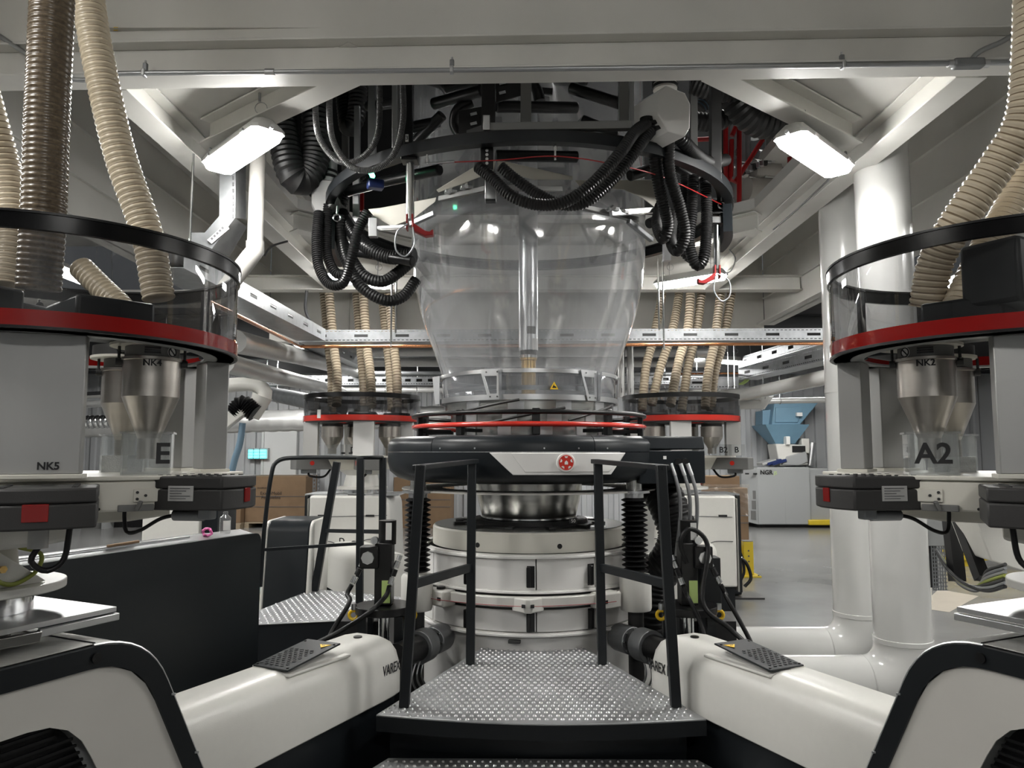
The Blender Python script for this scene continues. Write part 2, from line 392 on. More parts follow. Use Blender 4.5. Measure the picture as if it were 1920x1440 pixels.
for k in range(12):
    p0 = RD(2.4+30*k); p1 = p0+RD(29.4)
    if math.cos((p0+p1)/2) < -.3: continue
    for z0, z1 in ((.56,.690),(.81,.998)):
        o = arcbox(B(), p0, p1, .735, .752, z0, z1, 8).part('panel', 'gloss_white', die, bevel=.002)
        hp = (p1-RD(1.8)+PI) % (2*PI)-PI
        if abs(hp) < RD(40):
            zz0, zz1 = (.825,.955) if z0 > .7 else (.562,.684)
            arcbox(B(), hp-RD(2.2), hp+RD(1.4), .748, .7535, zz0, zz1, 3).part('handle_recess', 'black_plastic', o)
            arcbox(B(), hp-RD(2.4), hp-RD(.6), .752, .790, zz0+.005, zz1-.005, 2).part('handle', 'black_plastic', o, bevel=.006)
lb = thing('light_barrier', 'white guard arms with a thin red line around the die block', 'guard', PC(0,.8,.70))
b = B(); arcbox(b, -RD(56), RD(52), .757, .798, .715, .775, 40); b.part('arm_ring', 'machine_white', lb, bevel=.006)
def onring(px, r):
    lo_, hi_ = -1.4, 1.4
    for _ in range(40):
        m = (lo_+hi_)/2; p = PC(m, r, .74); q = 960+FPX*p.x/(p.y*math.cos(PITCH)+(p.z-EYE)*math.sin(PITCH))
        if q < px: lo_ = m
        else: hi_ = m
    return (lo_+hi_)/2
ph = onring(990, .8)
def tangent(phi): return V(math.cos(phi), math.sin(phi), 0)
def radial(phi): return V(math.sin(phi), -math.cos(phi), 0)
t_, r_ = tangent(ph), radial(ph); c = PC(ph, .78, 0)
poly = [c+t_*x+r_*y for x, y in ((-.10,0),(-.035,.055),(-.02,.075),(.02,.075),(.035,.055),(.10,0))]
B().prism([p+V(0,0,.69) for p in poly], V(0,0,.085)).part('beak', 'machine_white', lb, bevel=.008)
for px in (822, 1140):
    ph2 = onring(px, .82); t2, r2 = tangent(ph2), radial(ph2); c2 = PC(ph2, .80, .735)
    M3 = Matrix((t2, r2, V(0,0,1))).transposed()
    e = B().box(c2, (.17,.11,.10), M3).part('sensor_block', 'machine_white', lb, bevel=.012)
    B().box(c2+r2*.056+t2*(.05 if px < 990 else -.05), (.03,.006,.02), M3).part('lens', 'ink', e)
    if px < 990: B().cyl(c2+V(0,0,.05), c2+V(0,0,.065), .028, 20).part('rubber_plug', 'black_rubber', e)
for side in (-1, 1):
    e_ = onring(822 if side < 0 else 1140, .82); 
    pts = [PC(ph+(e_-ph)*k/10*.97+side*RD(2), .862-.02*math.sin(PI*k/10)+.002*k, .735) for k in range(11)]
    cable('red_line', pts, .0018, 'red_paint', parent=lb)
    B().box(PC(ph+side*RD(1.8), .857, .735), (.022,.02,.018), ph).part('lens', 'ink', lb)
B().lathe(AX, [(.66,1.015),(.68,1.02),(.68,1.135),(.672,1.145),(.40,1.145)], 72).part('top_shell', 'cream_white', die)
for px in (895, 1050, 1172):
    ph2 = onring(px, .68); c2 = PC(ph2, .681, 1.062); B().cyl(c2-radial(ph2)*.004, c2+radial(ph2)*.0015, .016, 16).part('port', 'ink', die)
B().lathe(AX, [(.30,1.146),(.665,1.146),(.665,1.15),(.30,1.15)], 72, loop=True).part('top_plate', 'steel', die)
B().lathe(AX, [(.33,1.15),(.47,1.15),(.47,1.158),(.42,1.158),(.41,1.185),(.33,1.185)], 64, loop=True).part('lip_ring', 'dark_grey', die)
for k in range(12):
    a = RD(15+30*k); B().box(PC(a,.50,1.158), (.05,.09,.016), a).part('clamp', 'dark_grey', die, bevel=.003)
B().box(PC(RD(-8),.757,.505), (.075,.03,.02), RD(-8)).part('latch', 'dark_grey', die, bevel=.004)
for a in (-52, 44):
    B().box(PC(RD(a),.75,.49), (.07,.035,.03), RD(a)).part('hinge', 'ink', die, bevel=.004)
text('50', 'label_white', PC(RD(24),.62,1.21)+V(.02,0,.0), (1,0,0), (0,0,1), .03, die)
B().box(PC(RD(24),.617,1.21)+V(.02,.004,0), (.05,.004,.032), 0.0).part('tag', 'ink', die)
# adapters joining the two front extruders to the die
for m, lab in ((-1,'dark steel pipe joint linking the left barrel to the die'),(1,'dark steel pipe joint linking the right barrel to the die')):
    x0, x1, xe = (792,775,815) if m < 0 else (1215,1240,1180)
    p = at(xe, 1200, 4.74); q = at(x1+m*15, 1225, 4.36); d = (q-p).normalized()
    t = thing('pipe_joint', lab, 'pipe joint', V(p.x,p.y,.3))
    B().cyl(p-d*.12, p+d*.05, .085, 24).part('flange', 'galv_dark', t, bevel=.004)
    B().cyl(p+d*.05, p+d*.16, .06, 24).part('neck', 'dark_grey', t)
    B().cyl(p+d*.13, p+d*.25, .098, 28).part('clamp_band', 'galv_dark', t, bevel=.004)
    B().cyl(p+d*.25, q+d*.12, .075, 24).part('sleeve', 'black_plastic', t)
    for k in range(8):
        a = 2*PI*k/8; u = d.orthogonal().normalized(); w = d.cross(u); cc = p+d*.05+(u*math.cos(a)+w*math.sin(a))*.072
        B().cyl(cc, cc+d*.018, .008, 6).part('bolt', 'bright_steel', t)
    for k in range(3):
        s = p+d*(.1+.06*k)+V(0,-.09,-.03)
        cable('sensor_lead', [s, s+V(m*.02,-.05,-.12), s+V(-m*.03,-.02,-.26), s+V(m*.05,-.08+.04*k,-.42)], .006, 'alu', parent=t)
        B().cyl(s+V(0,0,.0), s+V(0,-.03,.0), .02, 14).part('sensor_cap', 'alu', t)
# ---------------------------------------------------------------- air ring
ar = thing('air_ring', 'large charcoal cooling air ring with white emblem plate around the bubble foot', 'air ring', V(AX.x,AX.y,1.45))
B().lathe(AX, [(.45,1.455),(.86,1.455),(.93,1.475),(.985,1.52),(1.0,1.58),(1.0,1.648),(.5,1.648)], 96).part('lower_shell', 'charcoal', ar)
for k in range(6):
    a0 = RD(-38+60*k); 
    b = B(); b.lathe(AX, [(.6,1.652),(1.0,1.652),(1.0,1.70),(.985,1.73),(.95,1.75),(.80,1.755),(.6,1.755)], 16, A0+a0+RD(.12), A0+a0+RD(59.88), True)
    b.part('top_cover', 'charcoal', ar)
for a in (-34,-20,4,16,27): 
    B().cyl(PC(RD(a),.998,1.672), PC(RD(a),1.002,1.672), .005, 10).part('screw', 'alu', ar)
def shell_patch(b, quad, r0, r1, nx=18):      # quad: (phi_top0, phi_top1, phi_bot0, phi_bot1, ztop, zbot)
    a0, a1, c0, c1, zt, zb = quad; vs = []
    for r in (r1, r0):
        for j in range(7):
            for i in range(nx+1):
                v = j/6; u = i/nx; vs.append(PC((a0+(c0-a0)*v)*(1-u)+(a1+(c1-a1)*v)*u, r, zt+(zb-zt)*v))
    n = nx+1; N = n*7; fs = []
    for j in range(6):
        for i in range(nx): fs += [(j*n+i,j*n+i+1,(j+1)*n+i+1,(j+1)*n+i),(N+j*n+i,N+(j+1)*n+i,N+(j+1)*n+i+1,N+j*n+i+1)]
    rim = [i for i in range(n)]+[j*n+nx for j in range(1,7)]+[6*n+i for i in range(nx-1,-1,-1)]+[j*n for j in range(5,0,-1)]
    for k in range(len(rim)): p, q = rim[k], rim[(k+1) % len(rim)]; fs.append((p,q,N+q,N+p))
    return b.add(vs, fs)
def phx(px, r, z):
    lo_, hi_ = -1.2, 1.2
    for _ in range(40):
        m = (lo_+hi_)/2; p = PC(m, r, z); q = 960+FPX*p.x/(p.y*math.cos(PITCH)+(p.z-EYE)*math.sin(PITCH))
        if q < px: lo_ = m
        else: hi_ = m
    return (lo_+hi_)/2
em = shell_patch(B(), (phx(918,1,1.64),phx(1171,1,1.64),phx(962,1,1.53),phx(1144,1,1.53),1.646,1.515), .99, 1.012).part('emblem_plate', 'gloss_white', ar, bevel=.004)
shell_patch(B(), (phx(958,1,1.64),phx(1171,1,1.64)-.004,phx(984,1,1.53),phx(1140,1,1.53),1.643,1.532), 1.010, 1.016).part('raised_field', 'gloss_white', em, bevel=.003)
pb = phx(1059,1,1.59); cb = PC(pb,1.014,1.588); tb, rb = tangent(pb), radial(pb)
B().cyl(cb, cb+rb*.016, .056, 40).part('badge_rim', 'gloss_white', em, bevel=.004)
bd = B().cyl(cb+rb*.014, cb+rb*.020, .044, 40).part('badge', 'red_far', em, label='round red badge')
for k in range(5):                         # small white marks of the badge
    a = PI/2+2*PI*k/5; cc = cb+rb*.0205+(tb*math.cos(a)+V(0,0,math.sin(a)))*.033
    u = tb*math.cos(a)+V(0,0,math.sin(a)); w = tb*-math.sin(a)+V(0,0,math.cos(a))
    B().prism([cc+u*x+w*y for x, y in ((-.006,-.005),(.004,-.011),(.004,.011),(-.006,.005))], rb*.001).part('badge_mark', 'label_white', em)
cc = cb+rb*.0205
B().prism([cc+tb*x+V(0,0,y) for x, y in ((-.010,-.011),(.010,-.011),(.010,.003),(0,.013),(-.010,.003))], rb*.001).part('badge_mark', 'label_white', em)
# connector box on the right
bx = B(); p0 = at(1235,850,4.95)
bx.prism([V(.80,4.72,1.45),V(1.24,4.82,1.45),V(1.24,5.55,1.45),V(.80,5.55,1.45)], V(0,0,.21)); cbx = bx.part('connector_box', 'charcoal', ar, bevel=.006)
B().prism([V(.80,4.72,1.665),V(1.24,4.82,1.665),V(1.24,5.55,1.665),V(.80,5.55,1.665)], V(-.0,.02,.085)).part('box_lid', 'charcoal', ar, bevel=.01)
for k, px in enumerate((1250,1268,1281)):
    c = at(px, 866, 4.83); B().cyl(c+V(0,-.06,-.0), c+V(0,.02,.01), .022, 14).part('plug', 'black_plastic', cbx)
    B().cyl(c+V(.012,-.065,-.01), c+V(.035,-.075,-.085), .014, 10).part('plug_sleeve', 'alu', cbx)
    cable('plug_cable', [c+V(.035,-.075,-.085), c+V(.06,-.08,-.2), c+V(.07,-.04,-.36), c+V(.06,.05,-.6)], .012, 'conduit_grey', parent=cbx)
B().box(at(1291,862,4.82)+V(0,-.01,0), (.03,.004,.03), RD(13)).part('sticker', 'label_white', cbx)
B().box(at(1246,858,4.72)+V(0,-.01,0), (.02,.004,.02), RD(13)).part('sticker', 'label_white', cbx)
# steel cone and ring plate below
B().lathe(AX, [(.325,1.17),(.335,1.20),(.365,1.32),(.385,1.46)], 64).part('inner_cone', 'steel', ar)
B().lathe(AX, [(.33,1.19),(.345,1.19),(.345,1.20),(.33,1.20)], 64, loop=True).part('cone_band', 'bright_steel', ar)
B().lathe(AX, [(.62,1.392),(.90,1.392),(.90,1.402),(.62,1.402)], 80, loop=True).part('guide_plate', 'panel_white', ar)
# steel cylinders, red and black ring rails
for z0, z1, r, k in ((1.755,1.83,.52,0),(1.83,1.915,.56,1),(1.915,1.99,.60,2)):
    B().lathe(AX, [(r-.05,z0),(r,z0),(r,z1),(r-.05,z1)], 72).part('steel_collar', 'steel', ar)
    for a in range(-60, 61, 30):
        arcbox(B(), RD(a+6+5*k), RD(a+16+5*k), r-.005, r+.008, z0+.008, z1-.006, 4).part('collar_plate', 'alu', ar)
for nm, z, r, m_, rr in (('red_rail',1.822,.822,'red_far',.0165),('black_rail',1.897,.826,'black_plastic',.0145)):
    B().tube([PC(2*PI*k/96, r, z) for k in range(96)], rr, 12, closed=True).part(nm, m_, ar, label='%s tube ring' % nm.split('_')[0])
for k in range(10):
    a = RD(2+36*k); B().box(PC(a,.80,1.838), (.05,.035,.165), a).part('rail_bracket', 'black_plastic', ar, bevel=.005)
    B().bar(PC(a,.58,1.79), PC(a,.80,1.79), .03, .025).part('rail_arm', 'black_plastic', ar, bevel=.003)
for a0, a1, z0, z1 in ((-25,18,1.83,1.93),(-44,-6,1.90,1.98),(20,50,1.85,1.95)):
    B().tube([PC(RD(a0+(a1-a0)*k/8), .70, z0+(z1-z0)*k/8) for k in range(9)], .009, 8).part('linkage_rod', 'dark_grey', ar)
# cage around the bubble foot
cage = thing('bubble_collar', 'clear collar with steel rims and slanted brackets at the foot of the bubble', 'collar', V(AX.x,AX.y,1.98))
B().lathe(AX, [(.625,1.985),(.625,2.175)], 80).part('clear_band', 'collar_glass', cage)
for z0, z1 in ((2.16,2.185),(1.985,2.02)):
    B().lathe(AX, [(.628,z0),(.640,z0),(.640,z1),(.628,z1)], 80, loop=True).part('rim', 'alu', cage)
B().lathe(AX, [(.60,2.05),(.604,2.05),(.604,2.08),(.60,2.08)], 80, loop=True).part('inner_ring', 'alu', cage)
for k in range(6):
    a = RD(-19.5+60*k-4); t_, r_ = tangent(a), radial(a)
    c = PC(a, .645, 2.085)
    outer = [(-.075,.10),(.07,.10),(.07,-.10),(-.015,-.10)]; inner = [(-.045,.055),(.045,.055),(.045,-.06),(-.005,-.06)]
    vs = [c+t_*x+V(0,0,z)+r_*d for d in (0,.006) for q in (outer, inner) for x, z in q]
    fs = []
    for i in range(4):
        j = (i+1) % 4; fs += [(i,j,4+j,4+i),(8+i,12+i,12+j,8+j),(i,8+i,8+j,j),(4+i,4+j,12+j,12+i)]
    br = B().add(vs, fs).part('bracket', 'alu', cage)
    B().prism([c+t_*.072+r_*y+V(0,0,z) for y, z in ((0,-.10),(0,.10),(.05,.09),(.03,-.10))], t_*.005).part('bracket_wing', 'alu', br)
    for x, z in ((-.03,.08),(.05,.08),(.05,-.08),(.0,-.08)):
        q = c+t_*x+V(0,0,z)+r_*.006; B().cyl(q, q+r_*.004, .006, 8).part('rivet', 'bright_steel', br)
pw = phx(1041,.66,2.08); c = PC(pw,.632,2.075); t_, r_ = tangent(pw), radial(pw)
wsign = B().prism([c+r_*.004+t_*x+V(0,0,z) for x, z in ((-.028,-.024),(.028,-.024),(0,.026))], r_*.002).part('warning_sticker', 'yellow_sign', cage, label='yellow triangular warning sticker')
B().prism([c+r_*.0062+t_*x+V(0,0,z) for x, z in ((-.014,-.015),(.015,-.015),(.012,-.006),(0,-.002),(-.002,.010),(-.008,-.004))], r_*.001).part('hand_mark', 'ink', wsign)
# ---------------------------------------------------------------- film bubble and inner tube
prof = [(.60,2.02),(.612,2.12),(.625,2.19),(.655,2.28),(.69,2.38),(.735,2.50),(.775,2.62),(.806,2.75),(.83,2.88),(.845,3.0),(.852,3.14),(.855,3.3),(.855,3.6),(.853,4.2),(.852,6.5)]
P3 = spline([V(r,0,z) for r, z in prof], .06)
o = B().lathe(AX, [(p.x,p.z) for p in P3], 112).part('film_bubble', 'film', ang=180)
tag(o, 'tall clear plastic film bubble rising in the middle', 'film bubble')
tube = thing('inner_tube', 'tall silver tube standing inside the film bubble', 'tube', V(AX.x,AX.y,1.9))
B().cyl((AX.x,AX.y,2.385),(AX.x,AX.y,6.4),.070,40).part('tube_body', 'alu', tube)
B().cyl((AX.x,AX.y,2.345),(AX.x,AX.y,2.385),.060,40).part('joint', 'dark_grey', tube)
B().cyl((AX.x,AX.y,2.33),(AX.x,AX.y,2.35),.066,40).part('joint_ring', 'bright_steel', tube)
B().lathe(AX, [(.0,1.9),(.052,1.9),(.052,2.31),(.060,2.315),(.060,2.335),(.0,2.335)], 40).part('brass_foot', 'brass', tube)
arc = B().lathe(AX, [(.0705,2.50),(.0712,2.50),(.0712,2.555),(.0705,2.555)], 8, A0-RD(10), A0+RD(45), True).part('sticker', 'mid_grey', tube)
arc = B().lathe(AX, [(.0705,2.39),(.0712,2.39),(.0712,2.47),(.0705,2.47)], 8, A0+RD(20), A0+RD(75), True).part('sticker', 'label_white', tube)
# ---------------------------------------------------------------- lifting columns with black bellows, air hose
for px, lab in ((783,'black bellows lifting column at the left of the die'),(1190,'black bellows lifting column at the right of the die')):
    c = at(px, 1000, 4.82); c.z = 0; t = thing('bellows_column', lab, 'bellows', V(c.x,c.y,0))
    z0, z1 = .89, 1.36; n = 15; pr = []
    for k in range(n):
        u = z0+(z1-z0)*k/n; h = (z1-z0)/n; pr += [(.055,u),(.083,u+h*.42),(.083,u+h*.56)]
    pr.append((.055,z1))
    B().lathe(c, pr, 32).part('bellows', 'black_rubber', t)
    B().lathe(c, [(0,.66),(.095,.66),(.10,.675),(.10,.865),(.092,.88),(.06,.885),(.06,.90),(0,.90)], 32).part('foot', 'machine_white', t)
    B().lathe(c, [(0,1.36),(.06,1.36),(.06,1.385),(.10,1.39),(.10,1.405),(0,1.405)], 32).part('head', 'alu', t)
    B().cyl(c+V(0,0,1.40), c+V(0,0,1.47), .05, 20).part('top_sleeve', 'steel', t)
    B().cyl(c+V(0,0,0), c+V(0,0,.66), .05, 16).part('spindle', 'dark_grey', t)
P = [V(1.02,5.35,1.50), V(1.03,5.25,1.40), V(1.08,5.15,1.25), V(1.12,5.12,1.08), V(1.07,5.15,.92), V(.98,5.22,.78), V(.95,5.25,.55), V(.95,5.3,.3)]
hose('air_hose', P, .135, ['black_rubber','black_groove'], 'thick wrinkled black air hose under the connector box', pitch=.04, amp=.014, n=28)
# ---------------------------------------------------------------- platforms
ZP = .445
def studs(b, inside, x0, x1, y0, y1, z, sx=.036, sy=.042, r=.0105, h=.0065):
    i = 0; y = y0
    while y < y1:
        x = x0+(sx/2 if i % 2 else 0)
        while x < x1:
            if inside(x, y):
                c = V(x,y,z); n = 8
                vs = [c+V(r*math.cos(2*PI*k/n), r*math.sin(2*PI*k/n), 0) for k in range(n)]+[c+V(r*.55*math.cos(2*PI*k/n), r*.55*math.sin(2*PI*k/n), h) for k in range(n)]
                b.add(vs, [(k,(k+1)%n,n+(k+1)%n,n+k) for k in range(n)]+[tuple(range(n,2*n))])
            x += sx
        y += sy; i += 1
    return b
def inpoly(poly, m=.012):
    def f(x, y):
        s = None
        for k in range(len(poly)):
            a, c = poly[k], poly[(k+1) % len(poly)]
            d = ((c.x-a.x)*(y-a.y)-(c.y-a.y)*(x-a.x))/max(1e-6, math.hypot(c.x-a.x, c.y-a.y))
            if s is None: s = 1 if d > 0 else -1
            if d*s < m: return False
        return True
    return f
def deck(parent, poly, z, name='deck_plate', sx=.036, sy=.045):
    B().prism([V(p.x,p.y,z-.009) for p in poly], V(0,0,.009)).part(name, 'tread_steel', parent, bevel=.003)
    xs = [p.x for p in poly]; ys = [p.y for p in poly]
    o = studs(B(), inpoly(poly), min(xs)+.01, max(xs), min(ys)+.01, max(ys), z, sx, sy).part('tread_studs', 'alu', parent); o['kind'] = 'stuff'
pf = thing('platform', 'studded steel platform with black handrails in front of the die', 'platform', V(.1,3.6,0))
fl, fr, bl, br_ = atz(705,1340,ZP), atz(1325,1348,ZP), atz(912,1209,ZP), atz(1088,1210,ZP)
front = [fl.lerp(fr, k/12)+V(0,-.16*math.sin(PI*k/12)*.55,0) for k in range(13)]
poly = front+[br_, bl]; deck(pf, poly, ZP)
B().prism([V(p.x*.93,p.y+.14,ZP-.20) for p in front]+[V(br_.x,br_.y,ZP-.2),V(bl.x,bl.y,ZP-.2)], V(0,0,.19)).part('skirt', 'post_black', pf)
B().prism([V(p.x,p.y+.004,ZP-.075) for p in front]+[V(p.x,p.y+.02,ZP-.075) for p in front[::-1]], V(0,0,.0655)).part('front_lip', 'post_black', pf)
B().prism([V(p.x*.93,p.y+.15,.0) for p in front]+[V(br_.x,br_.y,0),V(bl.x,bl.y,0)], V(0,0,.25)).part('base', 'post_black', pf)
step = thing('lower_step', 'lower studded step at the foot of the platform', 'step', V(.1,3.4,0))
sl, sr = atz(728,1421,.25), atz(1308,1424,.25)
sp = [V(sl.x-.13,sl.y-.26,0), V(sr.x+.13,sr.y-.26,0), sr, sl]; deck(step, sp, .25)
B().prism([V(p.x,p.y+.01,0) for p in sp], V(0,0,.2405)).part('base', 'post_black', step)
def rail(m):
    ob = atz(758 if m < 0 else 1267, 1325, ZP); ib = atz(882 if m < 0 else 1129, 1246, ZP)
    zt = 1.60
    ot = at(789 if m < 0 else 1239, 872, ob.y); it = at(885 if m < 0 else 1121, 863, ib.y)
    r = B().bar(ob, ot, .048, .048, up=(0,1,0)).part('post', 'post_black', pf, bevel=.004)
    B().bar(ib, it, .05, .05, up=(0,1,0)).part('post', 'post_black', pf, bevel=.004)
    B().bar(ot+V(m*.02,-.02,-.012), it+V(-m*.02,.02,-.006), .046, .026).part('top_rail', 'post_black', pf, bevel=.004)
    B().bar(ob.lerp(ot,.50), ib.lerp(it,.47), .028, .045).part('mid_rail', 'post_black', pf, bevel=.003)
rail(-1); rail(1)
pl = thing('platform', 'studded steel platform with black handrails behind the charcoal enclosure', 'platform', V(-1.6,6,0))
q = [atz(440,1172,ZP), atz(705,1160,ZP), atz(760,1120,ZP), atz(588,1104,ZP), atz(470,1150,ZP)]
deck(pl, q, ZP, sx=.05, sy=.055)
B().prism([V(p.x,p.y+.01,0) for p in q], V(0,0,ZP-.0095)).part('skirt', 'post_black', pl)
def post(par, px0, py0, z, px1, py1, w=.05):
    b0 = atz(px0, py0, z); t0 = at(px1, py1, b0.y); B().bar(b0, t0, w, w, up=(0,1,0)).part('post', 'post_black', par, bevel=.004); return b0, t0
a0, a1 = post(pl, 590, 1108, ZP, 632, 866, .06)
b0, b1 = post(pl, 674, 1160, ZP, 676, 858, .05)
c0, c1 = post(pl, 716, 1150, ZP, 718, 858, .05)
cable('top_rail', [at(488,1100,5.6), at(496,990,5.6), at(508,895,5.6), at(522,864,5.62), at(570,858,5.65), b1, c1], .016, 'post_black', parent=pl, n=10)
B().bar(at(490,1031,5.6), at(676,1019,b0.y), .022, .022).part('mid_rail', 'post_black', pl)
B().bar(at(610,995,a0.y), at(718,997,c0.y), .03, .03).part('mid_rail', 'post_black', pl)
# ---------------------------------------------------------------- front extruders (left: m=1, right: m=-1)
def roundpoly(pts, rads, n=8):
    out = []
    for i, p in enumerate(pts):
        p = Vector(p); r = rads[i]
        if not r: out.append(p); continue
        a, c = Vector(pts[i-1])-p, Vector(pts[(i+1) % len(pts)])-p
        la, lc = min(r, a.length*.48), min(r, c.length*.48); s, e = p+a.normalized()*la, p+c.normalized()*lc
        for k in range(n+1):
            t = k/n; out.append(s*(1-t)**2+p*2*t*(1-t)+e*t*t)
    return out
def sign_triangle(c, u, w, nrm, s, parent):
    o = B().prism([c+u*x*s+w*y*s for x, y in ((-.5,-.4),(.5,-.4),(0,.5))], nrm*.0015).part('warning_sticker', 'yellow_sign', parent, label='yellow triangular warning sticker')
    B().prism([c+nrm*.0016+u*x*s+w*y*s for x, y in ((-.08,-.25),(.12,-.05),(0,-.02),(.06,.25),(-.12,0),(.0,-.03))], nrm*.0006).part('bolt_mark', 'ink', o)
EXC = {1: V(-1.372,2.26,0), -1: V(1.515,2.26,0)}
def frame(m):
    C = EXC[m]; a = V(m*.43,.903,0).normalized(); bb = V(m*.903,-.43,0).normalized(); 
    def L(a_, b_, z): return C+a*a_+bb*b_+V(0,0,z)
    return C, a, bb, L
def extruder(m):
    C, a, bb, L = frame(m); side = 'left' if m > 0 else 'right'
    ex = thing('extruder', 'white extruder barrel and black framed gear housing at the front %s' % side, 'extruder', V(C.x,C.y,0))
    # gear housing
    prof = roundpoly([V(-1.3,1.125,0),V(.105,1.125,0),V(.583,.12,0),V(-1.3,.12,0)], [0,.17,.05,0])
    B0, B1 = -.62, .283
    def poly(pr, bo): return [L(p.x, bo, p.y) for p in pr]
    B().prism(poly(prof, B0), bb*(B1-B0-.06)).part('housing_body', 'machine_white' if 0 else 'side_grey', ex)
    top = [p for p in prof if p.y > .6]
    # top sheet following the rounded shoulder
    b = B(); n = len(prof); tp = [V(-1.3,1.128,0)]+[p+V(.002,.003,0) for p in prof[1:-2]]
    vs = []
    for p in tp: vs += [L(p.x,B0+.01,p.y), L(p.x,B1-.004,p.y)]
    b.add(vs, [(2*i,2*i+1,2*i+3,2*i+2) for i in range(len(tp)-1)]).part('top_sheet', 'brushed_top', ex, solid=.004, ang=60)
    B().bar(L(-.05,B0,1.131), L(-.05,B1,1.131), .003, .003).part('sheet_joint', 'ink', ex)
    inner = roundpoly([V(-1.3,1.069,0),V(.072,1.069,0),V(.495,.18,0),V(-1.3,.18,0)], [0,.15,.05,0])
    # black frame as a band between outer and inner outline
    N = len(inner); O = prof; 
    b = B(); vs = [L(p.x,B1,p.y) for p in O]+[L(p.x,B1,p.y) for p in inner]+[L(p.x,B1+.02,p.y) for p in O]+[L(p.x,B1+.02,p.y) for p in inner]
    n = len(O); fs = []
    for i in range(n-1):
        fs += [(i,i+1,n+i+1,n+i),(2*n+i,3*n+i,3*n+i+1,2*n+i+1),(i,2*n+i,2*n+i+1,i+1),(n+i,n+i+1,3*n+i+1,3*n+i)]
    b.add(vs, fs).part('black_frame', 'post_black', ex, ang=30)
    B().tube([L(p.x+.002,B1+.012,p.y+.004) for p in O[1:-2]], .004, 6).part('edge_trim', 'alu', ex)
    for aa, zz in ((.195,.93),(.29,.73)):
        B().box(L(aa,B1+.022,zz), (.016,.004,.006), 0.0).part('clip', 'alu', ex)
    B().cyl(L(-.06,B1+.018,1.096), L(-.06,B1+.026,1.096), .014, 20).part('lock', 'black_plastic', ex)
    # white side panel with the mesh window
    win = roundpoly([V(-1.3,.955,0),V(-.113,.955,0),V(.14,.45,0),V(.14,.22,0),V(-1.3,.22,0)], [0,.11,.05,.04,0])
    pn = B(); Ii = inner; K = 60
    def resample(pl, K):
        L_ = [0]; 
        for i in range(1, len(pl)): L_.append(L_[-1]+(pl[i]-pl[i-1]).length)
        out = []
        for k in range(K+1):
            s = L_[-1]*k/K; i = max(j for j in range(len(L_)) if L_[j] <= s+1e-9); i = min(i, len(pl)-2)
            d = L_[i+1]-L_[i]; out.append(pl[i].lerp(pl[i+1], (s-L_[i])/d if d else 0))
        return out
    io, wo = resample(Ii, K), resample(win, K)
    vs = [L(p.x,B1+.010,p.y) for p in io]+[L(p.x,B1+.010,p.y) for p in wo]
    b = B().add(vs, [(i,i+1,K+1+i+1,K+1+i) for i in range(K)])
    b.part('side_panel', 'panel_white', ex, solid=.004, smooth=False)
    wd = B().prism([L(p.x,B1-.05,p.y) for p in win], bb*.004).part('window_back', 'ink', ex)
    for k in range(34):
        z = .935-k*.021
        aend = -.125+(.955-z)*.5
        if z > .91: aend -= .04
        B().bar(L(-.75,B1-.01,z), L(aend,B1-.01,z), .006, .007).part('grille_bar', 'black_plastic', ex)
    # barrel cover
    ZT, ZL = .72, .42
    rb = [(-.275,ZL),(-.275,ZT-.03),(-.245,ZT),(-.11,ZT),(-.06,ZT-.012),(-.025,ZT-.05),(0,ZT-.12),(0,ZL)]
    secs = []
    for aa, sh, low in ((.18,0,0),(1.72,0,0),(1.82,.012,0),(1.88,.04,0),(1.91,.085,0)):
        secs.append([L(aa, b_ if b_ < -.2 else b_-sh*.4, z-(sh if z > ZL+.05 else 0)) for b_, z in rb])
    n = len(rb); b = B(); vs = [p for s_ in secs for p in s_]
    fs = [(i*n+j,i*n+(j+1)%n,(i+1)*n+(j+1)%n,(i+1)*n+j) for i in range(len(secs)-1) for j in range(n)]+[tuple(range(n))[::-1],tuple(range((len(secs)-1)*n,len(secs)*n))]
    bc = b.add(vs, fs).part('barrel_cover', 'machine_white', ex, ang=70, bevel=.006)
    B().prism([L(.2,-.255,.0),L(1.84,-.255,.0),L(1.84,-.02,.0),L(.2,-.02,.0)], V(0,0,.42)).part('plinth', 'post_black', ex)
    # vent on the cover
    c0 = .72; va, vb_ = 1.08, 1.43
    vb = B().prism([L(va,-.245,ZT-.003),L(vb_,-.245,ZT-.003),L(vb_+.06,-.03,ZT-.03),L(va,-.04,ZT-.022)], V(0,0,.012)).part('vent_base', 'machine_white', ex, bevel=.004)
    vp = B().prism([L(va,-.24,ZT+.003),L(vb_-.0,-.24,ZT+.036),L(vb_,-.045,ZT+.036),L(va,-.045,ZT+.003)], V(0,0,.008)).part('vent_plate', 'charcoal_sheet', ex, bevel=.002)
    for i in range(11):
        for j in range(5):
            p = L(va+.03+i*.019, -.22+j*.029+(.014 if i % 2 else 0), ZT+.0112+(.03+i*.019)/(vb_-va)*.033)
            B().cyl(p, p+V(0,0,.002), .008, 6).part('vent_hole', 'ink', vp)
    for aa, b_ in ((va+.015,-.228),(va+.015,-.06),(vb_-.03,-.228),(vb_-.03,-.06)):
        p = L(aa,b_,ZT+.011+(aa-va)/(vb_-va)*.033); B().cyl(p, p+V(0,0,.004), .006, 8).part('screw', 'black_plastic', vp)
    nrm = (V(0,0,1)-a*.10).normalized()
    sign_triangle(L(vb_-.055,-.10,ZT+.0395), a*.9+bb*.3, (bb*.9-a*.3)*-1, nrm, .06, vp)
    p = L(1.70,-.15,ZT); B().cyl(p-V(0,0,.004), p+V(0,0,.006), .022, 16).part('cover_lock', 'black_plastic', bc)
    xd = a if m > 0 else -a
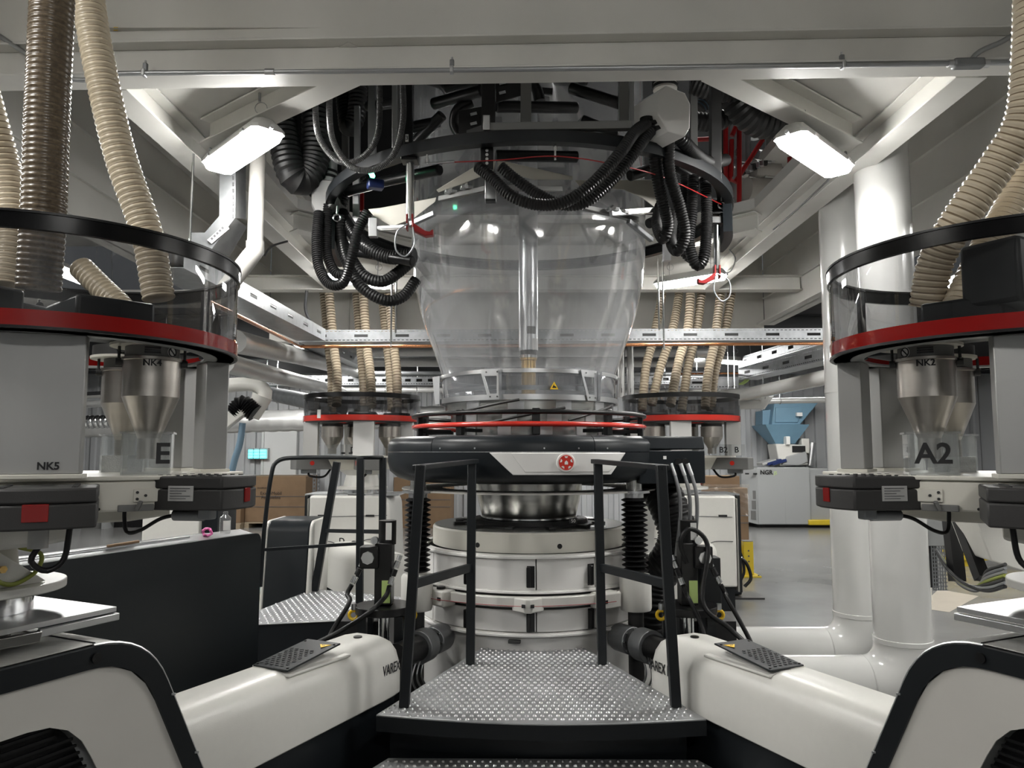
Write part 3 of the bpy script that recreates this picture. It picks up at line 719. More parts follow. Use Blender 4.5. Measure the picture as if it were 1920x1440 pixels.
    text('VAREX II', 'ink', L(1.80,.0015,.565), xd, V(0,0,1), .072, bc, bold=.0006, xs=.66)
    return ex
extruder(1); extruder(-1)
# ---------------------------------------------------------------- dosing stations
def emblem(c, u, w, nrm, r, parent):
    o = B().cyl(c, c+nrm*.002, r, 28).part('round_emblem', 'red_far', parent, label='round red emblem')
    for k in range(5):
        an = PI/2+2*PI*k/5; d = u*math.cos(an)+w*math.sin(an); e = -u*math.sin(an)+w*math.cos(an); q = c+nrm*.0021+d*r*.72
        B().prism([q+d*x*r+e*y*r for x, y in ((-.14,-.12),(.14,-.26),(.14,.26),(-.14,.12))], nrm*.0006).part('emblem_mark', 'label_white', o)
    q = c+nrm*.0021; B().prism([q+(u*math.cos(PI/2+2*PI*k/5)+w*math.sin(PI/2+2*PI*k/5))*r*.34 for k in range(5)], nrm*.0006).part('emblem_mark', 'label_white', o)
def hopper(parent, c, k, marks, viewdir, detail=True):
    # c: x,y of the hopper axis; k: size factor
    r = .078*k; zt = 1.925; o = None
    c = V(c.x,c.y,0)
    z1, z2, z3 = 1.81, 1.69, 1.63
    o = B().lathe(c, [(r*.2,zt),(r+.004,zt),(r+.004,zt-.008),(r,zt-.01),(r,z1),(.031*k,z2),(.031*k,z3),(.027*k,z3)], 40).part('hopper', 'hopper_steel', parent, ang=12)
    B().lathe(c, [(0,1.958),(r*.95,1.958),(r*.95,1.926),(0,1.926)], 32).part('hopper_lid', 'motor_grey' if not detail else 'mid_grey', o, bevel=.002)
    if detail:
        v = viewdir; t = V(-v.y,v.x,0); t = t if t.x > 0 else -t
        for z in (1.936,1.943,1.950):
            p = c+v*(r*.955)+t*.0; B().box(p+V(0,0,z), (.042,.004,.004), math.atan2(t.y,t.x)).part('lid_slot', 'ink', o)
        sx = marks[1]
        p = c+(v*.72+t*sx*.66).normalized()*(r*.957)+V(0,0,1.941); nn = (v*.72+t*sx*.66).normalized(); tt = V(-nn.y,nn.x,0); tt = tt if tt.x > 0 else -tt
        g = B().cyl(p, p+nn*.002, .0155, 24).part('no_hand_sticker', 'label_white', o)
        B().tube([p+nn*.003+(tt*math.cos(2*PI*i/20)+V(0,0,math.sin(2*PI*i/20)))*.013 for i in range(20)], .0016, 6, closed=True).part('ring_mark', 'ink', g)
        B().bar(p+nn*.003+tt*-.009+V(0,0,.009), p+nn*.003+tt*.009+V(0,0,-.009), .002, .003).part('slash_mark', 'ink', g)
        for s in (-1, 1):
            q = c+t*s*(r+.006)+V(0,0,1.912); B().cyl(q-t*s*.006, q+t*s*.012, .012, 12).part('clamp', 'dark_grey', o)
            B().bar(q+t*s*.004+V(0,0,.05), q+t*s*.004, .006, .006).part('clamp_rod', 'dark_grey', o)
        if marks[0]: text(marks[0], 'ink', c+v*(r+.0012)+V(0,0,1.905), t, V(0,0,1), .026, o, bold=.0006)
    return o
def acrylic(parent, c, w, rot, letter, viewdir, fill=.0, k=1.0, mark_off=.25):
    ob = B(); hgt = .118; z0 = 1.584
    R_ = Matrix.Rotation(rot, 3, 'Z')
    for s in (-1, 1):
        ob.box(V(c.x,c.y,0)+R_@V(s*w/2,0,0)+V(0,0,z0+hgt/2), (.005,w*.8,hgt), R_)
        ob.box(V(c.x,c.y,0)+R_@V(0,s*w*.4,0)+V(0,0,z0+hgt/2), (w-.005,.005,hgt), R_)
    o = ob.part('clear_box', 'acrylic', parent)
    B().box(V(c.x,c.y,z0+hgt+.003), (w*1.12,w*.95,.006), R_).part('clear_lid', 'acrylic', o)
    if fill:
        f = B().box(V(c.x,c.y,z0+fill/2), (w*.95,w*.76,fill), R_).part('pellets', 'pellets', o); f['kind'] = 'stuff'
    if letter:
        t = V(-viewdir.y,viewdir.x,0); t = t if t.x > 0 else -t
        # lettering on the box wall that looks towards the viewer
        best = max(((R_@V(0,-1,0), w*.4, R_@V(1,0,0)), (R_@V(0,1,0), w*.4, R_@V(1,0,0)), (R_@V(1,0,0), w/2, R_@V(0,1,0)), (R_@V(-1,0,0), w/2, R_@V(0,1,0))), key=lambda q: q[0].dot(viewdir))
        x = best[2] if best[2].dot(t) > 0 else -best[2]
        text(letter, 'ink', V(c.x,c.y,z0+hgt*.5)+best[0]*(best[1]+.004)+x*mark_off*w, x, V(0,0,1), .082*k, o, bold=.002)
def knob(p, parent):
    B().cyl(p, p+V(0,0,.018), .008, 10).part('knob_stem', 'alu', parent)
    B().lathe(p+V(0,0,.018), [(0,0),(.018,0),(.024,.006),(.024,.014),(.016,.02),(0,.02)], 18).part('knob', 'black_plastic', parent)
def motorbox(parent, C, ang, r0, r1, w, z0, z1, red):
    e = V(math.cos(ang),math.sin(ang),0); n = V(-e.y,e.x,0)
    poly = [C+e*r0-n*w/2, C+e*(r1-.01)-n*w/2, C+e*(r1+.012)-n*w*.2, C+e*(r1+.012)+n*w*.2, C+e*(r1-.01)+n*w/2, C+e*r0+n*w/2]
    o = B().prism([V(p.x,p.y,z0) for p in poly], V(0,0,(z1-z0)*.62)).part('drive_box', 'motor_grey', parent, bevel=.005)
    B().prism([V(p.x,p.y,z0+(z1-z0)*.635) for p in poly], V(0,0,(z1-z0)*.365)).part('drive_cover', 'motor_grey', o, bevel=.005)
    for i in range(8):
        for s in (-1,1): 
            p = C+e*(r0+.04+(r1-r0-.08)*i/7)+n*s*w*.3+V(0,0,z1); B().cyl(V(p.x,p.y,z1), V(p.x,p.y,z1+.003), .007, 8).part('vent_dimple', 'dark_grey', o)
    p = C+e*(r1+.012)+V(0,0,0); p.z = z0+(z1-z0)*.42
    B().box(p+e*.002, (.004,.052 if red == 1 else .03,.040), ang).part('red_plate', 'red_gloss', o, bevel=.001, label='glossy red plate')
    return o, e, n
def station(m, label, hop, cols):
    C = EXC[m]; Cx = V(C.x,C.y,0)
    t = thing('dosing_station', label, 'dosing station', V(C.x,C.y,1.12)); R = .5
    vd = V(-C.x,-C.y,0).normalized()
    def O(x, y, z=0.0): return V(C.x+m*x, C.y+y, z)
    def A(d): return RD(d) if m > 0 else PI-RD(d)
    # drum
    B().lathe(Cx, [(R-.012,2.197),(R+.003,2.197),(R+.003,2.238),(R-.012,2.238)], 96, loop=True).part('top_band', 'band_black', t)
    B().lathe(Cx, [(R-.02,2.237),(R+.006,2.237),(R+.006,2.243),(R-.02,2.243)], 96, loop=True).part('rim', 'black_rubber', t)
    B().lathe(Cx, [(R-.008,1.957),(R+.002,1.957),(R+.002,1.997),(R-.008,1.997)], 96, loop=True).part('red_band', 'red_gloss', t, label='glossy red band')
    B().lathe(Cx, [(R-.06,1.950),(R+.003,1.950),(R+.003,1.957),(R-.06,1.957)], 96, loop=True).part('bottom_rim', 'black_rubber', t)
    B().lathe(Cx, [(.40,1.95),(R-.008,1.95),(R-.008,1.956),(.40,1.956)], 72, loop=True).part('floor_ring', 'side_grey', t)
    for d0, d1 in ((-118,15),(16,130),(131,241)):
        a0, a1 = sorted((A(d0), A(d1)))
        B().lathe(Cx, [(R-.003,1.997),(R-.003,2.197)], 48, a0, a1).part('pane', 'tint_pane', t)
    for d in (15.5,130.5,-118.5):
        aa = A(d); p = Cx+V(math.cos(aa),math.sin(aa),0)*(R-.006); B().box(p+V(0,0,2.10), (.008,.006,.186), aa).part('pane_joint', 'black_plastic', t)
        B().cyl(p+V(0,0,2.17)-V(math.cos(aa),math.sin(aa),0)*.02, p+V(0,0,2.17), .012, 12).part('pane_hinge', 'dark_grey', t)
    # loader boxes in the drum
    for x, y, w, d, h in ((.22,-.20,.26,.2,.10),(-.12,-.30,.26,.2,.14),(.18,.22,.24,.2,.09),(-.25,.1,.22,.22,.16)):
        q = B().box(O(x,y,1.965+h/2), (w,d,h*.9), math.atan2(y, m*x)).part('loader_box', 'charcoal', t, bevel=.01)
    for x, y, w, h in ((-.15,-.28,.11,.20),(-.30,-.05,.10,.17)):
        B().box(O(x,y,1.965+h/2), (w,w,h*.9), .3).part('loader_motor', 'dark_grey', t, bevel=.01)
    if m < 0: B().box(O(.20,-.31,2.115), (.17,.15,.17), .5).part('loader_motor', 'charcoal', t, bevel=.012)
    B().bar(O(.33,.24,1.96), O(.33,.24,2.19), .02, .02).part('inner_post', 'ink', t)
    # columns
    for d, w, th, r, lab in cols:
        aa = A(d); e = V(math.cos(aa),math.sin(aa),0); p = Cx+e*r
        q = B().box(p+V(0,0,1.772), (th,w,.356), aa).part('column', 'column_grey', t, bevel=.003)
        B().box(p+V(0,0,1.588), (th+.02,w+.016,.012), aa).part('column_base', 'cream_white', t, bevel=.002)
        if lab: 
            tt = V(-e.y,e.x,0); tt = tt if tt.x > 0 else -tt
            text(lab[0], 'ink', p+e*(th/2+.001)+tt*lab[1]+V(0,0,1.772+lab[2]), tt, V(0,0,1), lab[3], q, bold=.0008)
    # body
    pts = [O(-.38,-.33),O(-.02,-.38),O(.20,-.295),O(.42,-.13),O(.45,.32),O(.1,.46),O(-.38,.35)]
    B().prism([p+V(0,0,1.572) for p in pts], V(0,0,.012)).part('deck_plate', 'cream_white', t, bevel=.003)
    bd_ = B().prism([p+V(0,0,1.488) for p in (O(-.34,-.30),O(-.02,-.36),O(.20,-.285),O(.405,-.13),O(.405,.26),O(.1,.38),O(-.34,.3))], V(0,0,.084)).part('body', 'cream_white', t, bevel=.006)
    B().prism([p+V(0,0,1.445) for p in (O(-.24,-.2),O(.0,-.22),O(.10,-.14),O(.24,-.02),O(.26,.2),O(-.24,.2))], V(0,0,.043)).part('body_foot', 'cream_white', t, bevel=.006)
    # details on the face that looks at the walkway
    f0, f1 = O(.20,-.285), O(.405,-.13); u = (f1-f0).normalized(); nn = V(u.y,-u.x,0); nn = nn if nn.dot(vd) > 0 else -nn
    q = f0+u*.20+nn*.003+V(0,0,1.53)
    hp_ = B().box(q, (.075,.006,.036), math.atan2(u.y,u.x)).part('hatch', 'cream_white', bd_, bevel=.002)
    for s, z in ((-.8,.3),(-.8,-.3),(-.2,0)): B().cyl(q+u*s*.035+V(0,0,z*.03)+nn*.003, q+u*s*.035+V(0,0,z*.03)+nn*.006, .004, 8).part('screw', 'dark_grey', hp_)
    B().box(f0+u*.17+nn*.006+V(0,0,1.497), (.09,.012,.018), math.atan2(u.y,u.x)).part('latch_plate', 'mid_grey', bd_, bevel=.002)
    B().bar(f0+u*.17+nn*.014+V(0,0,1.490), f0+u*.18+nn*.02+V(0,0,1.516), .014, .010).part('latch_lever', 'mid_grey', bd_, bevel=.003)
    for s, z in ((.03,1.56),(.02,1.50),(.08,1.497)): B().cyl(f0+u*s+nn*.0, f0+u*s+nn*.003+V(0,0,0), .004, 8) if 0 else B().cyl(f0+u*s+V(0,0,z), f0+u*s+nn*.003+V(0,0,z), .004, 8).part('screw', 'ink', bd_)
    # drive boxes
    o1, e1, n1 = motorbox(t, Cx, A(-8), .34, .60, .20, 1.488, 1.582, 2)
    o2, e2, n2 = motorbox(t, Cx, A(-62), .36, .61, .245, 1.472, 1.566, 1)
    sgn = 1 if n1.dot(vd) > 0 else -1
    q = Cx+e1*.47+n1*sgn*.101+V(0,0,1.535)
    pl_ = B().box(q, (.075,.003,.042), math.atan2(e1.y,e1.x)).part('type_plate', 'label_silver', o1)
    xx = e1 if e1.x > 0 else -e1
    for k in range(5): B().bar(q+n1*sgn*.002+xx*-.032+V(0,0,.014-.007*k), q+n1*sgn*.002+xx*(.028-.012*(k%3))+V(0,0,.014-.007*k), .0012, .0018).part('print_line', 'ink_grey', pl_)
    q = Cx+e1*.335+n1*sgn*.08; B().box(V(q.x,q.y,1.532), (.06,.05,.08), math.atan2(e1.y,e1.x)).part('coupling', 'ink', o1, bevel=.004)
    for k in range(4): B().cyl(V(q.x,q.y,1.515+.012*k)+n1*sgn*.028-e1*.02, V(q.x,q.y,1.515+.012*k)+n1*sgn*.028+e1*.02, .006, 8).part('coupling_coil', 'mid_grey', o1)
    # plug under box 1 with its cable
    q = Cx+e1*.46+n1*sgn*.04+V(0,0,1.470); B().cyl(q-e1*.045, q+e1*.045, .016, 12).part('plug', 'galv_dark', o1)
    B().box(q+e1*.055*(1)+V(0,0,.006), (.04,.034,.034), math.atan2(e1.y,e1.x)).part('plug_elbow', 'galv_dark', o1, bevel=.004)
    cable('lead', [q-e1*.045, q-e1*.09+V(0,0,-.012), q-e1*.15+V(0,0,-.045), q-e1*.19+V(0,0,-.05), q-e1*.20+V(0,0,-.01), q-e1*.20+V(0,0,.04)], .0055, 'black_rubber', parent=o1)
    # plug and loop under box 2
    q = Cx+e2*.50+V(0,0,1.45); B().cyl(q+V(0,0,.02), q+V(0,0,-.03), .022, 14).part('plug', 'label_silver', o2)
    tt = V(-vd.y,vd.x,0)*-1; tt = V(tt.x,tt.y,0); tt = tt if tt.x*m > 0 else -tt
    cable('lead', [q+V(0,0,-.03), q+tt*-.012+V(0,0,-.06), q+tt*.02+V(0,0,-.085), q+tt*.055+V(0,0,-.06), q+tt*.065+V(0,0,.02)], .007, 'black_rubber', parent=o2)
    # white swan neck, bracket, disc and sliding plate on the extruder
    _, a, bb, L = frame(m)
    B().prism([L(-.40,-.24,1.395),L(-.02,-.24,1.395),L(-.02,.12,1.395),L(-.12,.17,1.395),L(-.40,.17,1.395)], V(0,0,.075)).part('neck_block', 'machine_white', t, bevel=.012)
    B().lathe(L(-.16,-.05,0), [(0,1.262),(.205,1.262),(.205,1.286),(0,1.286)], 56).part('disc', 'machine_white', t, bevel=.003)
    B().lathe(L(-.16,-.05,0), [(0,1.205),(.125,1.205),(.125,1.262),(0,1.262)], 48).part('spigot', 'bright_steel', t)
    B().lathe(L(-.16,-.05,0), [(0,1.286),(.09,1.286),(.075,1.40),(0,1.40)], 32).part('throat', 'cream_white', t)
    br = B().prism([L(-.42,.085,1.42),L(-.26,.085,1.42),L(-.08,.085,1.29),L(-.10,.085,1.286),L(-.42,.085,1.286)], bb*.022).part('bracket', 'machine_white', t, bevel=.003)
    for aa in (-.235,-.205):
        q = L(aa,.107,1.335 if aa < -.22 else 1.338); B().cyl(q, q+bb*.012, .0105, 6).part('brass_bolt', 'brass', br)
    q = L(-.235,.115,1.332)
    cable('earth_lead', [q, q+a*.03+V(0,0,-.03), q+a*.07+V(0,0,-.036), q+a*.12+V(0,0,-.01), q+a*.13+V(0,0,.035), q+a*.07+V(0,0,.06)], .006, 'green_yellow', parent=br)
    if m < 0: emblem(L(-.23,.109,1.32), -a, V(0,0,1), bb, .018, br)
    B().prism([L(-.50,-.26,1.190),L(.055,-.26,1.190),L(.055,.225,1.190),L(-.164,.225,1.190),L(-.50,.225,1.190)], V(0,0,.014)).part('slide_plate', 'alu', t, bevel=.001)
    for b0 in (-.26,.225):
        B().bar(L(-.17,b0,1.176), L(.06,b0,1.176), .016, .020).part('slide_rail', 'alu', t, bevel=.002)
    B().prism([L(-.55,.19,1.155),L(-.17,.235,1.155),L(-.165,.235,1.182),L(-.55,.19,1.182)], bb*-.02).part('slide_channel', 'steel', t, bevel=.002)
    B().lathe(L(-.22,-.02,0), [(0,1.122),(.11,1.122),(.11,1.165),(.15,1.178),(.15,1.19),(0,1.19)], 40).part('feed_throat', 'black_plastic', t)
    for (x, y) in ((.11,-.21),(.06,-.19)): knob(O(x,y,1.584), t)
    # hoppers and clear boxes
    for x, y, k, mk, letter, rot, fill, moff in hop:
        hopper(t, O(x,y), k, mk, (V(0,0,0)-O(x,y)).normalized())
        acrylic(t, O(x,y), .125, rot, letter, (V(0,0,0)-O(x,y)).normalized(), fill, mark_off=moff)
    for x, y, r in ((.30,-.05,.115),(.08,.25,.12)):
        B().lathe(O(x,y), [(0,1.958),(r,1.958),(r,1.966),(0,1.966)], 40).part('hopper_flange', 'cream_white', t)
        B().lathe(O(x,y), [(0,1.966),(r*.95,1.966),(r*.95,2.0),(0,2.0)], 40).part('hopper_head', 'dark_grey', t)
    return t
station(1, 'large feeder carousel with dark glazed drum and red band at the front left', 
    [(.305,-.06,1.0,('NK4',1),'E',RD(20),0,.34),(.08,.24,1.0,('',1),'',RD(20),.055,0)],
    [(-69,.26,.05,.40,('NK5',.06,-.158,.026)),(38,.12,.075,.445,None),(70,.15,.06,.45,None),(170,.2,.05,.44,None)])
station(-1, 'large feeder carousel with dark glazed drum and red band at the front right',
    [(.288,-.06,1.0,('NK2',-1),'A2',-RD(20),0,.0),(.05,.24,1.0,('',-1),'',-RD(20),.05,0)],
    [(-69,.26,.05,.40,None),(38,.12,.075,.445,('N2',0,-.165,.016)),(70,.15,.06,.45,None),(170,.2,.05,.44,None)])
# hoses feeding the two front drums
hose('suction_hose', [V(-1.24,2.0,4.45),at(103,-160,2.0),at(98,0,2.0),at(89,200,2.0),at(82,400,2.01),at(72,545,2.03)], .057, ['brown_hose','brown_groove'], 'translucent brown ribbed suction hose dropping into the left drum', pitch=.0165, amp=.0035, n=24)
hose('suction_hose', [V(-1.47,2.45,4.45),at(150,-160,2.45),at(166,0,2.45),at(192,150,2.46),at(228,300,2.48),at(276,440,2.5),at(298,560,2.5)], .053, ['cream_hose','cream_groove'], 'cream ribbed suction hose right of the brown one over the left drum', pitch=.021, amp=.006, n=24)
hose('suction_hose', [V(-2.0,2.5,4.45),V(-1.95,2.5,3.5),at(-60,60,2.5),at(-25,200,2.5),at(8,320,2.55),at(22,430,2.55),at(10,540,2.5)], .055, ['cream_hose','cream_groove'], 'cream ribbed suction hose at the left picture edge', pitch=.021, amp=.006, n=24)
hose('suction_hose', [V(1.56,2.12,4.45),at(1935,-120,2.15),at(1938,0,2.15),at(1932,140,2.17),at(1918,230,2.2),at(1870,310,2.26),at(1800,410,2.32),at(1755,490,2.4),at(1738,575,2.45)], .056, ['cream_hose','cream_groove'], 'cream ribbed suction hose sweeping down into the right drum', pitch=.021, amp=.006, n=24)
hose('suction_hose', [V(2.15,2.4,4.45),V(2.1,2.4,3.4),at(1990,150,2.4),at(1945,260,2.4),at(1900,380,2.4),at(1850,470,2.38),at(1800,575,2.36)], .054, ['cream_hose','cream_groove'], 'cream ribbed suction hose crossing behind at the right drum', pitch=.021, amp=.006, n=24)
hose('suction_hose', [at(150,500,2.75),at(190,540,2.72),at(230,580,2.68),at(265,640,2.62)], .045, ['cream_hose','cream_groove'], 'short cream hose seen through the glazed left drum', pitch=.021, amp=.006, n=20)
# ---------------------------------------------------------------- charcoal enclosure on the left
a_ = V(.40,.916,0).normalized(); e0 = V(-1.39,4.2,0); n_ = V(-.916,.40,0).normalized()
en = thing('machine_enclosure', 'long charcoal machine enclosure with silver top on the left', 'enclosure', V(e0.x,e0.y,0))
b = B(); Ln = 1.9
pr = roundpoly([V(0,0.05,0),V(0,1.205,0),V(-Ln,1.205,0),V(-Ln,.05,0)], [0,.05,0,0])
b.prism([e0+a_*p.x+V(0,0,p.y) for p in pr], n_*.03).part('side_sheet', 'charcoal_sheet', en)
B().prism([e0+a_*(p.x-.01)+n_*.03+V(0,0,p.y-.012) for p in pr], n_*.34).part('cabinet_body', 'charcoal_sheet', en)
B().prism([e0+a_*-.06+n_*.012+V(0,0,1.203), e0+a_*-Ln+n_*.012+V(0,0,1.203), e0+a_*-Ln+n_*.10+V(0,0,1.222), e0+a_*-.06+n_*.10+V(0,0,1.222)], V(0,0,.004)).part('top_strip', 'alu', en)
B().bar(e0+a_*-.45+n_*.06+V(0,0,1.224), e0+a_*-Ln+n_*.06+V(0,0,1.224), .012, .008).part('top_rib', 'alu', en)
q = e0+a_*-.22+n_*.05+V(0,0,1.218)
bt = thing('spray_bottle', 'clear plastic bottle standing on the charcoal enclosure', 'bottle', q)
B().lathe(q, [(0,0),(.026,0),(.028,.006),(.028,.085),(.012,.10),(.012,.115),(0,.115)], 20).part('bottle_body', 'acrylic', bt)
B().lathe(q, [(.0283,.02),(.0287,.02),(.0287,.07),(.0283,.07)], 12, A0, A0+1.6, True).part('bottle_label', 'label_white', bt)
q = e0+a_*-.34+n_*.05+V(0,0,1.232)
o = B().tube([q+V(.020*math.cos(2*PI*k/14)+.004*math.sin(6*k),.006*math.sin(4*k),.018*math.sin(2*PI*k/14)+.006) for k in range(14)], .007, 8, closed=True).part('pink_band', 'pink'); tag(o, 'crumpled pink band lying on the charcoal enclosure', 'band')
q = e0+a_*-.92+n_*.045+V(0,0,1.232)
o = B().bar(q, q+a_*.16+V(0,0,.004), .018, .012).part('wooden_stick', 'cardboard', bevel=.003); tag(o, 'brown wooden stick lying on the charcoal enclosure', 'stick')
# ---------------------------------------------------------------- lamps
def lamp(c, ang, L, w, label, wires=True, zc=3.7, tilt=0.0):
    c = Vector(c); t = thing('ceiling_lamp', label, 'lamp', c, 'sealed lamps under the deck')
    e = V(math.cos(ang),math.sin(ang),0); n = V(-e.y,e.x,0)
    def ring(l, ww, z, ch): return [c+e*x+n*y+V(0,0,z) for x, y in ((-l/2+ch,-ww/2),(l/2-ch,-ww/2),(l/2,-ww/2+ch),(l/2,ww/2-ch),(l/2-ch,ww/2),(-l/2+ch,ww/2),(-l/2,ww/2-ch),(-l/2,-ww/2+ch))]
    r0, r1, r2 = ring(L*.9,w*.6,.075,.03), ring(L,w,.02,.03), ring(L,w,.0,.03)
    r3, r4 = ring(L*.97,w*.93,-.002,.028), ring(L*.93,w*.78,-.04,.025)
    n8 = 8
    def loft(rings, cap0, cap1):
        b = B(); vs = [p for r in rings for p in r]; fs = [(i*n8+j,i*n8+(j+1)%n8,(i+1)*n8+(j+1)%n8,(i+1)*n8+j) for i in range(len(rings)-1) for j in range(n8)]
        if cap0: fs.append(tuple(range(n8)))
        if cap1: fs.append(tuple(range((len(rings)-1)*n8,len(rings)*n8)))
        return b.add(vs, fs)
    loft([r0,r1,r2], 1, 1).part('housing', 'lamp_body', t)
    loft([r3,r4], 1, 1).part('diffuser', 'lamp_glow', t, label='glowing white diffuser')
    for s in (-1,1):
        for u in (-.32,.32): B().box(c+e*u*L+n*s*(w/2+.004)+V(0,0,.006), (.03,.012,.024), ang).part('clip', 'alu', t)
        B().cyl(c+e*s*(L/2-.01)+V(0,0,.01), c+e*s*(L/2+.02)+V(0,0,.01), .012, 10).part('gland', 'alu', t)
    if wires:
        for s in (-.3,.3):
            p = c+e*s*L+V(0,0,.075)
            B().tube([p, p+V(0,0,.05), V(p.x,p.y,zc)], .003, 6).part('hanger_wire', 'conduit_grey', t)
            B().tube([p+V(.01,0,.1)+V(.035*math.cos(2*PI*k/12),0,.035*math.sin(2*PI*k/12)) for k in range(12)], .0022, 5, closed=True).part('wire_coil', 'conduit_grey', t)
            B().cyl(p+V(0,0,.14), p+V(0,0,.19), .008, 8).part('wire_grip', 'conduit_grey', t)
        p = c+e*(L/2+.02)+V(0,0,.01)
        cable('supply_lead', [p, p+e*.05+V(0,0,.03), p+e*.09+V(0,0,.14), V(p.x+e.x*.03,p.y+e.y*.03,zc)], .007, 'conduit_grey', parent=t)
    return t
lamp((-1.60,4.27,3.43), math.atan2(.54,-.51), .76, .20, 'glowing lamp hung at the front left corner of the ceiling opening', zc=3.55)
lamp((1.82,4.33,3.43), math.atan2(.54,.53), .76, .20, 'glowing lamp hung at the front right corner of the ceiling opening', zc=3.55)
lamp((1.87,7.72,3.45), math.atan2(-.49,.60), .78, .20, 'glowing lamp at the back right above the tan hoses')
lamp((-1.62,7.72,3.45), math.atan2(.49,.60), .78, .20, 'glowing lamp at the back left behind the black hose loops')
c = at(1350,676,12.2); lamp(c, RD(25), 1.1, .2, 'far lamp glowing low above the galvanised trays', zc=3.75)
for x, y, lab in ((-2.9,12.5,'added far fill lamp at the left behind the feeder hoses'),(-6,14.5,'added far fill lamp over the cardboard boxes'),(5.6,14.0,'added far fill lamp above the grey recycling machine'),(1.0,14.8,'added far fill lamp hidden behind the film bubble')):  # extra lamps added to brighten the far hall
    lamp((x,y,3.42), 0.2, 1.5, .28, lab, zc=3.75)
for x, y, lab in ((-2.7,.7,'added unseen fill lamp left of the walkway behind the viewer'),(1.0,-2.2,'added unseen fill lamp above the walkway behind the viewer')):  # unseen lamps added as front fill
    lamp((x,y,3.9), PI/2 if abs(x) > 2 else 0.0, 1.2, .2, lab, zc=4.44)
for x, y, lab in ((-5.2,6.0,'added unseen middle fill lamp above the left aisle'),(5.6,6.3,'added unseen middle fill lamp above the right aisle'),(-5.2,2.6,'added unseen near fill lamp above the left aisle'),(5.6,2.6,'added unseen near fill lamp above the right aisle'),(-5.6,9.4,'added unseen farther fill lamp above the left aisle'),(5.8,9.6,'added unseen farther fill lamp above the right aisle')):  # unseen lamps added, oversized to lift the ambient light
    lamp((x,y,3.9), PI/2, 1.55, .30, lab, zc=4.44)
t = lamp((3.0,7.0,7.6), 0.3, 1.2, .2, 'lamp high up in the tower room above the opening', zc=8.9)
# ---------------------------------------------------------------- conduit along the cross beam
cd = thing('conduit', 'grey steel conduit running along the underside of the cross beam', 'conduit', at(950,135,3.58))
def onb(px, py): 
    k = (px-960)/1400*3.72; return at(px, py, 3.535-.0314*k)
B().tube(spline([onb(60,108),onb(110,140),onb(150,150),onb(195,146),onb(225,138)], .03)+[onb(268,137),onb(500,135),onb(845,131),onb(1180,127),onb(1580,122),onb(1790,119)], .0125, 12).part('tube', 'conduit_grey', cd)
B().tube([onb(1840,118),onb(1990,116)], .0125, 12).part('tube', 'conduit_grey', cd)
B().tube([onb(-60,30),onb(0,68),onb(60,108)], .0125, 12).part('tube', 'conduit_grey', cd)
B().tube(spline([onb(1822,112),onb(1832,100),onb(1850,90),onb(1875,80),onb(1900,66),onb(1960,40),V(3.1,3.50,3.72)], .03), .0125, 12).part('branch_tube', 'conduit_grey', cd)
jb = B().bar(onb(1786,120), onb(1844,119), .05, .045).part('junction_box', 'galv_dark', cd, bevel=.01)
for px in (1783,1848): p = onb(px,119.5); B().cyl(p-V(.014,0,0), p+V(.014,0,0), .019, 12).part('coupling', 'alu', cd)
for px, py in ((506,135),): p = onb(px,py); B().cyl(p-V(.025,0,0), p+V(.025,0,0), .0175, 14).part('coupling', 'alu', cd, bevel=.003)
for px, py in ((270,137),(847,131),(1581,122)):
    p = onb(px,py); s = B().box(p+V(0,0,0), (.018,.034,.036), 0.0).part('clip', 'alu', cd, bevel=.004)
    B().box(p+V(0,.012,.035), (.022,.02,.045), 0.0).part('clamp', 'galv_dark', s, bevel=.004)
    B().cyl(p+V(0,.012,.055), p+V(0,.012,.072), .005, 8).part('clamp_screw', 'alu', s)
# ---------------------------------------------------------------- galvanised trays, copper and silver pipes
def tray_side(par, p, q, h, slot=(.20,.035), gap=.62, mat_='galvanised', dash=True, name='side_plate'):
    p, q = Vector(p), Vector(q); u = (q-p); Ln = u.length; u.normalize()
    us, kind = [0.0], []
    x = gap*.35
    while x+slot[0] < Ln:
        us += [x, x+slot[0]]; kind += [0, 1]; x += gap
    us.append(Ln); kind.append(0)
    # small dashes near the rims
    if dash:
        d = .045; cuts = set(us); k = 0.02
        while k < Ln: cuts.add(k); cuts.add(min(k+d*.6, Ln)); k += d
        us2 = sorted(cuts)
    else: us2 = us
    big = [(us[i], us[i+1]) for i in range(len(kind)) if kind[i]]
    vs_ = [0, h*.10, h*.16, h*.5-slot[1]/2, h*.5+slot[1]/2, h*.84, h*.90, h]
    def hole(i, j):
        m = (us2[i]+us2[i+1])/2
        if j == 3: return any(a < m < b for a, b in big)
        if dash and j in (1, 5): return ((m-.02) % .045) < .027 and m > .02
        return False
    B().perf(p, u, V(0,0,1), us2, vs_, hole).part(name, mat_, par, solid=.003, smooth=False)
def tray(label, p, q, h, w, cat='cable tray', dash=True, mat_='galvanised', slot=(.20,.035), gap=.62):
    p, q = Vector(p), Vector(q); u = (q-p).normalized(); n = u.cross(V(0,0,1)).normalized()
    t = thing('cable_tray', label, cat, p)
    tray_side(t, p, q, h, mat_=mat_, dash=dash, slot=slot, gap=gap); tray_side(t, p+n*-w, q+n*-w, h, mat_=mat_, dash=False, slot=slot, gap=gap)
    B().bar(p-n*w/2+V(0,0,.004), q-n*w/2+V(0,0,.004), w, .004).part('tray_bottom', mat_, t)
    B().bar(p-n*w*.5+V(0,0,h*.5), q-n*w*.5+V(0,0,h*.5), w*.7, h*.72).part('shade_filler', 'dark_grey', t, bevel=.02)  # dark bar added inside so the tray slots look shaded
    return t
zt = at(660,641,7.9).z
